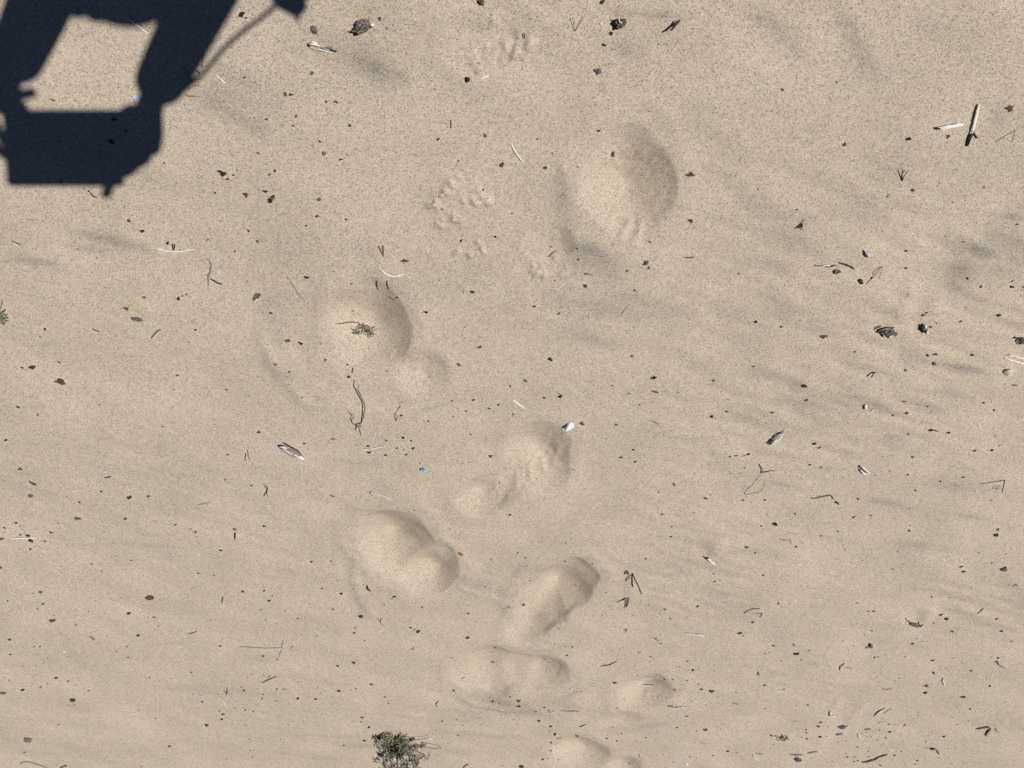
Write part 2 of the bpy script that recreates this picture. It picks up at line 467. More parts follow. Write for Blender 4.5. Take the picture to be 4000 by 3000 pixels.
for nm, arr in (('grains_and_shade', GREY), ('loose_sand', FRESH)):
    full = np.zeros((NY, NX), dtype=np.float32)
    full[E:E + ny, E:E + nx] = arr
    at = me.attributes.new(nm, 'FLOAT', 'POINT')
    at.data.foreach_set('value', full.ravel())
me.update()
me.validate()
sand = bpy.data.objects.new('sand_ground', me)
sand['kind'] = 'structure'
sand['label'] = 'pale tan beach sand with shallow footprints and grey mineral streaks'
COL.objects.link(sand)

def sand_material():
    m = bpy.data.materials.new('beach_sand')
    m.use_nodes = True
    n, l = m.node_tree.nodes, m.node_tree.links
    b = n['Principled BSDF']
    b.inputs['Roughness'].default_value = 0.9
    b.inputs['Specular IOR Level'].default_value = 0.15
    tc = n.new('ShaderNodeTexCoord')
    def vor(scale):
        v = n.new('ShaderNodeTexVoronoi')
        v.inputs['Scale'].default_value = scale
        l.new(tc.outputs['Object'], v.inputs['Vector'])
        return v
    def ramp(src, stops):
        r = n.new('ShaderNodeValToRGB')
        r.color_ramp.interpolation = 'LINEAR'
        e = r.color_ramp.elements
        while len(e) < len(stops):
            e.new(0.5)
        for el, (p, c) in zip(e, stops):
            el.position = p
            el.color = (*c, 1)
        l.new(src, r.inputs['Fac'])
        return r
    def mix(fac, a, c, mode='MIX'):
        x = n.new('ShaderNodeMix')
        x.data_type = 'RGBA'
        x.blend_type = mode
        for sock, val in (('Factor', fac), ('A', a), ('B', c)):
            if isinstance(val, (int, float)):
                x.inputs[sock].default_value = val
            elif isinstance(val, tuple):
                x.inputs[sock].default_value = (*val, 1)
            else:
                l.new(val, x.inputs[sock])
        return x.outputs['Result']
    def math_(op, a, c):
        x = n.new('ShaderNodeMath')
        x.operation = op
        for i, val in enumerate((a, c)):
            if isinstance(val, (int, float)):
                x.inputs[i].default_value = val
            else:
                l.new(val, x.inputs[i])
        return x.outputs[0]
    v1 = vor(620.0)
    sep = n.new('ShaderNodeSeparateColor')
    l.new(v1.outputs['Color'], sep.inputs['Color'])
    grain = ramp(sep.outputs['Red'], [
        (0.00, (.16, .148, .13)), (0.05, (.21, .19, .165)), (0.11, (.345, .288, .232)), (0.36, (.425, .353, .283)),
        (0.60, (.465, .396, .326)), (0.80, (.515, .451, .380)), (0.93, (.485, .385, .27)), (1.00, (.62, .585, .53))]).outputs['Color']
    # soft tone differences, from a hand's breadth to metres
    nz = n.new('ShaderNodeTexNoise')
    nz.inputs['Scale'].default_value = 5.0
    nz.inputs['Detail'].default_value = 8
    nz.inputs['Roughness'].default_value = 0.6
    l.new(tc.outputs['Object'], nz.inputs['Vector'])
    tone = ramp(nz.outputs['Fac'], [(.3, (.90, .895, .89)), (.7, (1.06, 1.055, 1.05))]).outputs['Color']
    grain = mix(1.0, grain, tone, 'MULTIPLY')
    # grain clusters of one or two pixels
    n2 = n.new('ShaderNodeTexNoise')
    n2.inputs['Scale'].default_value = 330.0
    n2.inputs['Detail'].default_value = 3
    n2.inputs['Roughness'].default_value = 0.7
    l.new(tc.outputs['Object'], n2.inputs['Vector'])
    clus = ramp(n2.outputs['Fac'], [(.28, (.91, .905, .90)), (.72, (1.075, 1.075, 1.075))]).outputs['Color']
    grain = mix(1.0, grain, clus, 'MULTIPLY')
    # dark heavy minerals, with rim and ripple shade painted in
    ga = n.new('ShaderNodeAttribute'); ga.attribute_name = 'grains_and_shade'
    gs = math_('ADD', 0.55, math_('MULTIPLY', sep.outputs['Green'], 0.9))
    gm = math_('MINIMUM', math_('MULTIPLY', ga.outputs['Fac'], gs), 1.0)
    grain = mix(gm, grain, mix(1.0, grain, (.52, .555, .59), 'MULTIPLY'))
    fa = n.new('ShaderNodeAttribute'); fa.attribute_name = 'loose_sand'
    fm = math_('MULTIPLY', fa.outputs['Fac'], 0.5)
    grain = mix(fm, grain, mix(1.0, grain, (1.06, 1.045, 1.0), 'MULTIPLY'))
    l.new(grain, b.inputs['Base Color'])
    bp = n.new('ShaderNodeBump')
    bp.inputs['Strength'].default_value = 0.24
    bp.inputs['Distance'].default_value = 0.0012
    l.new(math_('ADD', v1.outputs['Distance'], math_('MULTIPLY', n2.outputs['Fac'], 0.9)), bp.inputs['Height'])
    l.new(bp.outputs['Normal'], b.inputs['Normal'])
    return m
me.materials.append(sand_material())
# ------------------------------------------------------------------ litter survey
# small litter, per survey square: x, y, size, kind (k black, d dark brown, r red-brown, g grey, o orange-brown, w white)
SURVEY = {
 (0,0): "2090,120,60 2130,155,25 2113,668,25,d 457,870,35,r 1420,1408,28,r 1925,1490,70 2050,1470,20,d 2015,1513,22,d 1968,1545,30 990,1030,40 1088,1132,28 968,1225,45 525,1568,25 770,1650,25",
 (1,0): "255,810,45,r 302,820,35 605,880,28,r 693,882,50,r 373,930,15,r 348,1005,30,d 90,1028,28 320,1085,22 812,1085,34 555,1222,25,d 18,1325,35,r 592,1323,42,g 783,1338,25,r 733,1378,30 166,1475,30 113,1507,32,r 80,1650,40 490,632,45,g 1068,165,48,r 1131,250,26,r 1870,258,15 1977,1165,42,g 1575,1200,28 1750,1390,18 2128,1420,68,r 1963,1642,28,r",
 (2,0): "853,287,38,d 797,388,38,d 1265,378,18,d 392,307,13 735,613,66,g 130,987,15 750,1127,34 220,1198,20,d 350,1325,20,d 567,1440,20 112,1450,14 290,1450,35,d 867,1335,70,r 1543,1510,74,r 2130,1637,24,r",
 (3,0): "723,70,18 835,317,12 590,707,20 128,773,30 1215,1200,50 655,1250,44,r 1555,1180,44,r 1590,1160,12 2090,935,74,r 2128,1027,12 1253,1640,50,r 1943,597,12",
 (0,1): "1118,248,40,r 1232,332,48 1655,276,15 1292,267,18,r 587,303,14 620,236,12 675,493,18 1450,440,36 1860,5,25 2125,25,58,r 2147,335,44,r 1797,413,20 2028,512,22,d 2140,772,30,o 1555,500,20 1650,497,16 1248,908,38,r 1545,918,40 1580,898,24 1612,883,20,d 1092,1010,46,r 1110,987,12 390,1183,30 345,1247,18 1690,1190,25 1635,1298,14 510,1468,40,r 192,1520,34,r 285,1507,56,d 515,1638,88,r 1535,1583,30 2033,1505,13,r",
 (1,1): "130,70,60 150,40,40,d 550,65,50,g 683,167,12 525,208,36,r 780,236,26,d 437,290,26 15,425,36,r 1540,87,16 1607,147,22 1460,378,12 1772,420,30 2067,387,28,d 672,685,16 820,793,26,r 440,735,38 1582,762,18,d 1790,865,20 1870,863,36,d 130,1043,30 840,1027,18 1470,1035,35,d 1437,1040,14 1217,908,25 1020,972,15 275,1285,56,r 385,1303,40 598,1450,24 790,1490,30,r 165,1488,25 288,1553,22 800,1593,36 1127,1548,16 1805,1168,18 1935,1340,44,r 1748,1490,50,r 2205,185,16 1292,592,68,r",
 (2,1): "5,185,18 1330,230,13 1542,248,52,r 1600,327,12,d 1190,430,25,g 338,472,20 560,490,24 572,583,22 765,560,16 1163,607,62,g 1182,656,26,d 992,680,24 370,767,18,d 628,812,42,r 368,851,13 195,987,28,d 340,1002,10 405,1048,36,g 1960,705,24 2105,1120,32 1535,1190,14 1037,1417,26 330,1443,42 312,1295,14 1037,1250,12 2087,1505,22,d 1225,1600,50 1738,1628,25,d 120,1630,36,g",
 (3,1): "252,153,20 1595,87,13 1243,247,14 2153,278,26 1530,380,17 1685,430,26 1437,470,20,r 1193,506,26,d 600,685,66,g 893,743,24 803,773,54,d 1190,655,28,d 1208,883,14,d 1360,857,8 1723,745,26,d 1838,818,38,r 2108,818,34 2110,770,20 2205,820,20 1230,935,8 1338,1062,30,d 1370,1042,24 1400,1163,26 1417,1172,12 1440,1118,11 1453,1132,20 1663,1117,28 1997,1062,38 113,1163,24,d 105,1195,8 385,1225,12,r 480,1247,68,r 750,1380,20 980,1440,14 1380,1410,28,d 1445,1402,42,r 1433,1482,48,g 1513,1497,13 1762,1405,52,r 1187,1540,36,r 2130,1255,32",
 (0,2): "1503,47,19 1957,47,20 160,197,30,d 1405,368,18 55,482,32 860,178,18,r 172,735,44,r 265,963,52,g 877,927,22 110,970,12 577,975,14 1120,975,50,d 1285,968,44,r 687,1020,25 675,1158,50,g 1083,1163,42,r 1220,1135,13 1428,1112,13 1460,1130,13 1517,1215,20 503,1203,18 138,1197,26 175,1227,18 195,1255,16 38,1240,20 45,1277,14 178,1300,24 245,1308,34 440,1280,26 20,1335,32 270,1352,40 390,1358,22 298,1405,10 262,1427,25 863,1292,10 1645,1253,16 1693,1275,28 1908,1435,24 2023,1257,42,r 2183,690,16 1943,827,28,r 2175,875,22 2107,1065,12 1735,710,11 1970,610,20 998,1483,14 1135,1522,20 793,1555,20 530,1573,12 877,1612,14 518,1612,10 1713,1635,22 1852,1650,18 8,1585,32,r",
 (1,2): "25,415,30 418,513,24 398,113,18 668,472,42,o 873,528,15 970,533,28 975,588,34 1122,612,30 1125,487,34,r 1268,460,30 1280,430,10 1218,553,23 1277,567,18 1343,488,28,r 1357,553,27 1298,608,23 1415,680,16 1450,313,14 1490,319,24 1252,273,26,d 1690,143,26,g 1740,208,16 1815,233,20 1705,277,20 1880,136,26 1953,148,14 2013,208,24 2093,180,26 1855,433,20 2030,620,42,r 1738,663,16 1785,686,14 1843,675,14 1172,864,11 1362,877,11 555,885,11 978,1122,15 1675,1252,16 1487,1162,9 70,1226,28 1340,1416,13 1067,1392,9 835,1480,11 912,1492,11 648,1527,19 482,1535,26 1655,1380,11 2033,1516,14 2005,1586,12 1758,1468,56,o 2197,1127,26 2195,15,20 175,340,12",
 (2,2): "868,12,18 280,118,26,d 405,80,22 417,103,42 1010,80,23 1437,72,17 1103,178,20 1217,157,17 1020,211,12 1868,135,18 1850,240,36,r 1723,278,34 2180,275,16 603,338,54,r 8,260,24,r 903,350,23 817,472,18 1190,547,8 1047,566,24 942,633,28 1063,670,28 530,737,18 1577,773,13 1395,857,20 1400,873,24 1606,846,11 1883,628,20 1935,617,28,g 2040,603,25 2012,722,19 1670,985,30,d 1715,957,14 1997,1002,25 2185,1000,25 1295,1124,24 1570,1109,13 982,1186,10 1080,1255,10 1380,1232,18 1373,1317,22 505,1288,14 462,1376,13 533,1465,14 668,1472,10 48,1455,20 115,1500,18 460,1532,18 693,1550,17 1155,1507,21 125,1574,16 1527,1418,9 1790,1428,12 2030,1405,32 2100,1455,22 2155,1225,20 2028,1203,12 2205,1125,16 2210,515,12 1522,1515,8 1740,1640,34,r 2170,1650,25",
 (3,2): "310,12,56 327,140,36,r 38,243,38,r 1175,150,40,r 1290,177,11 1382,191,20 1077,270,22 1190,253,40,r 1860,160,28 1955,222,26 1710,283,10 978,48,13 538,357,13 1210,430,24 1560,418,34 1963,449,17 1785,573,25 1930,569,28 1997,533,14 1250,628,24 443,550,46,r 398,513,38 460,717,30,r 360,695,25 345,675,14 810,647,10 1052,750,17 1213,780,32,r 1490,838,26 1688,802,24 925,785,18 1780,735,8 1272,918,20 775,990,30 1216,1073,14 375,983,20 1928,1003,13 1838,916,8 233,1118,21 62,1203,52 737,1150,32,r 758,1140,14 887,1135,20 603,1270,30,r 457,1310,23 1217,1266,28 1227,1221,14 110,1337,18 137,1344,16 245,1403,25 377,1446,12 663,1430,16 895,1432,12 1122,1447,16 1168,1437,10 1825,1457,18 2058,1465,14 2047,1383,10 2100,1427,10 1985,1255,36,r 1972,1300,46 593,1513,10 812,1522,12 1270,1530,13 1172,1553,11 1077,1597,17 1527,1570,18,r 1667,1577,28 1688,1617,32 1930,1546,20 2048,1595,58,g",
 (0,3): "290,146,15 352,137,30 127,174,10 67,213,20 373,237,24 327,283,17 465,341,13 450,380,68,r 657,421,26,r 767,303,14 825,211,15 963,196,11 1052,186,13 1290,180,80,r 1385,205,13 1655,115,11 2100,133,26 1117,320,40 1333,355,30,r 1368,430,15 1817,381,13 1735,438,8 1633,467,14,w 790,486,8 927,520,12 797,535,60,o 1197,510,36 1100,607,20 85,547,30,d 295,608,16 348,608,18 553,653,20,w 1008,653,15 1108,699,19 710,664,8 90,678,22 413,713,12 203,778,15 450,813,10 990,783,11 1657,830,20 1293,876,18 1380,899,13 1518,898,14,w 490,876,34 590,903,20 660,940,14 80,896,18 290,931,11 410,932,14 353,958,18 197,979,38,d 765,989,18 1668,1018,14 1730,1027,12 1886,1022,13 2083,960,14 2110,983,22 2063,1002,12 1747,1086,23 2052,1086,12 2027,1140,14 2122,1157,21 2190,1168,15 1897,1165,19 1928,1192,30,d 1915,1234,30 1200,1160,15 1347,1231,14 1787,1285,38,d 645,1112,14 630,1068,54,d 30,1005,52,g 250,1408,76,g 1465,1465,27 1043,1412,10 2160,1408,16 2165,1503,15 2182,1562,14 1960,1578,12 1305,1553,9 1400,1578,8 1217,1643,15 507,1285,18 215,1520,20 917,1567,8 1903,602,26 2137,876,13 2175,845,28,o",
 (1,3): "707,38,14 70,127,21 143,168,19 116,210,30 567,105,20,d 607,158,16 843,108,18 738,148,30 466,238,15 930,72,18 668,285,28,r 907,343,42,d 45,287,16 250,300,18 83,377,15 362,366,23 420,362,11 178,410,11 854,446,21 848,490,25 815,527,10 935,557,13 395,507,13 525,513,13 507,518,8 317,608,18 300,619,14 65,688,25 183,720,18 707,774,25 845,746,34 1043,690,8 1000,723,12 1197,173,28 1177,192,17 1108,247,15 1263,283,10 1438,268,20 1483,27,15 1580,23,15 1337,442,28 1371,459,19 1405,477,42 1983,95,15 1838,320,25 1705,327,10 2180,266,19 2142,280,12 2147,335,10 1830,530,38 2065,617,20 2045,653,12 2045,740,25 1987,822,15 1690,706,14 893,880,10 998,931,30 712,993,40,r 820,985,14 863,970,14 660,930,10 533,961,12 660,1042,10 722,1049,11 330,896,15 368,915,13 20,972,8 182,973,22 235,975,15 250,975,15 60,1019,19 52,1055,17 176,1077,17 360,1055,36 518,1060,36,r 282,1008,8 560,1007,8 1113,1042,19 1147,1098,18 1707,989,22 1593,997,11 2060,1025,30,r 2022,1047,14 2043,1080,25 2195,1044,18 2103,1097,12 918,1218,28,d 835,1253,11 907,1258,17 975,1303,34,d 650,1304,8 325,1258,10 282,1282,14 410,1253,12 1805,1197,12 1850,1172,8 1943,1180,11 1933,1225,14 1897,1222,8 2158,1192,13 2117,1200,12 1732,1240,14 1608,1252,20 1573,1275,11 1788,1289,14 1710,1286,8 2160,1293,8 1385,1285,12 1745,1374,20 1555,1328,12 1530,1365,12 1657,1442,12 213,1407,12 65,1436,10 760,1460,20 935,1420,26,d 1922,1397,8 2132,1635,13 1650,1345,9 695,1432,9",
 (2,3): "152,37,15 167,17,11 95,247,30 813,142,17 1183,248,15 1323,284,24,d 1602,261,28 1365,367,19 700,342,11 778,342,13 1047,338,16 1315,90,14 1752,47,25 1795,35,14 1958,98,12 1843,230,13 1510,360,10 2083,397,25 2082,327,12 1967,489,36,d 1997,515,17 405,452,14 518,613,19 325,578,10 475,684,20 280,720,12 318,746,13 213,843,13 863,647,15 933,623,12 967,618,8 1093,658,19 1118,647,8 1197,696,15 1243,540,23 1258,556,14 1285,585,20 1195,532,10 1135,580,16,w 1258,672,8 1518,734,19 1713,710,12 1748,816,15 1563,810,30 1617,790,12 1450,785,13 1420,790,10 733,759,9 663,786,9 835,820,9 1082,860,12 1247,848,10 1120,983,15 1178,997,19 1355,889,11 1388,891,17 1513,901,17 1320,890,18 1755,917,8 1613,935,15 1637,975,25,d 1720,990,48 1408,981,21 1448,985,8 968,1057,12 240,947,14 97,897,8 522,852,8 887,918,30 500,974,12 518,955,8 570,967,13 538,992,9 563,998,10 597,1002,11 447,1002,8 535,1059,10 655,1083,10 58,1123,28 60,1072,44,g 122,1112,10 280,1132,25 317,1158,19 330,1175,17 357,1162,17 413,1205,11 490,1133,12 205,1172,18 235,1248,28 13,1240,13 275,1297,8 333,1294,28,d 330,1337,15 373,1362,38 403,1260,8 870,1303,15 947,1358,15 1065,1392,10 1157,1395,21 1075,1422,10 1123,1435,11 822,1377,8 820,1403,21 905,1423,20 337,1437,21 375,1452,10 397,1446,8 337,1508,19 265,1580,24 305,1572,14 400,1587,15 673,1545,8 1017,1617,15 1323,1475,12 1443,1430,10 1305,1541,8 1575,1438,13 1635,1437,15 1660,1448,13 1537,1560,15 1595,1568,12 1735,1549,19 1865,1512,23 1940,1525,14 1395,1610,12 1513,1211,30,r 1667,1327,44,r 1553,1077,15 1590,1060,9 1675,1115,13 1933,1003,15 2083,985,10 2185,940,28 2185,668,17 2185,1145,15 1777,1047,8 1800,1244,9 1770,1297,10 1768,1372,8 2030,1270,10 2047,1258,9 1425,1307,20 1597,1340,14 2160,1497,12 1993,1580,10 757,1136,10 905,1140,15 997,1160,8 1340,1210,8 1323,1653,10 79,1643,42",
 (3,3): "1678,37,11 1607,62,11 1757,102,15 1412,178,20 1570,183,15 2080,75,12 770,232,17 577,217,9 320,334,13 283,343,8 865,303,20 912,306,32,r 340,90,6 178,234,9 398,463,13 673,470,8 573,498,9 900,470,24,r 833,503,14 643,562,13 738,603,11 1107,492,9 1285,542,13 1245,583,28 1222,600,10 1430,405,15 1493,330,32 1540,367,38 1593,475,28 1975,368,25 2015,473,30 2100,563,20 50,598,25 12,660,13 355,641,17 240,667,44 288,720,15 110,730,15 693,642,10 950,697,17 922,700,22 1015,680,14 1187,697,15 1423,725,28 1598,706,15 1673,746,11 1383,681,8 1930,702,15 1985,707,25 2035,692,8 528,779,11 577,810,11 138,848,8 715,728,10 940,871,11 950,912,8 1095,905,10 1132,881,15 1425,830,19 1433,842,20 1495,780,10 1537,797,13 1485,805,8 1753,817,23 1887,887,10 1913,947,26 143,940,8 140,975,25,r 1340,947,14 1360,1005,32 1683,1040,40 1288,1044,8 1570,1046,11 1513,1067,8 2048,1087,9 795,983,8 345,1110,19 247,1117,8 740,1113,9 675,1142,12 1630,1124,13 1748,1145,21 1300,1178,10 1300,1203,10 1513,1187,11 1590,1218,14 1733,1247,12 1630,1283,15 2093,1241,10 230,1253,15 125,1198,8 452,1262,25 433,1297,30,d 328,1325,19 333,1350,23 518,1297,15 450,1385,30,d 505,1382,14 293,1391,13 335,1404,21 1043,1278,20,d 1097,1280,13 1120,1281,10 965,1327,17 1050,1343,28,d 850,1350,12 812,1361,11 857,1387,13 893,1388,15 1017,1397,18 950,1415,12 1003,1450,10 975,1460,12 770,1475,19 877,1483,12 675,1422,13 605,1433,8 870,1512,13 908,1543,11 868,1557,15 685,1560,21 748,1562,17 773,1592,21 743,1600,18 1147,1515,15 1150,1440,8 1095,1547,22 1385,1377,14 1367,1425,12 1363,1437,14 1518,1384,25 1420,1345,9 1688,1460,10 1620,1483,9 1553,1490,8 1290,1592,19 1217,1590,10 1268,1622,18 1187,1620,8 1587,1622,15 1715,1613,10 1687,1621,8 1473,1572,10 670,1535,8 1565,1567,9 380,1573,13 560,1600,13 548,1640,8 670,1640,9 45,1455,14",
}

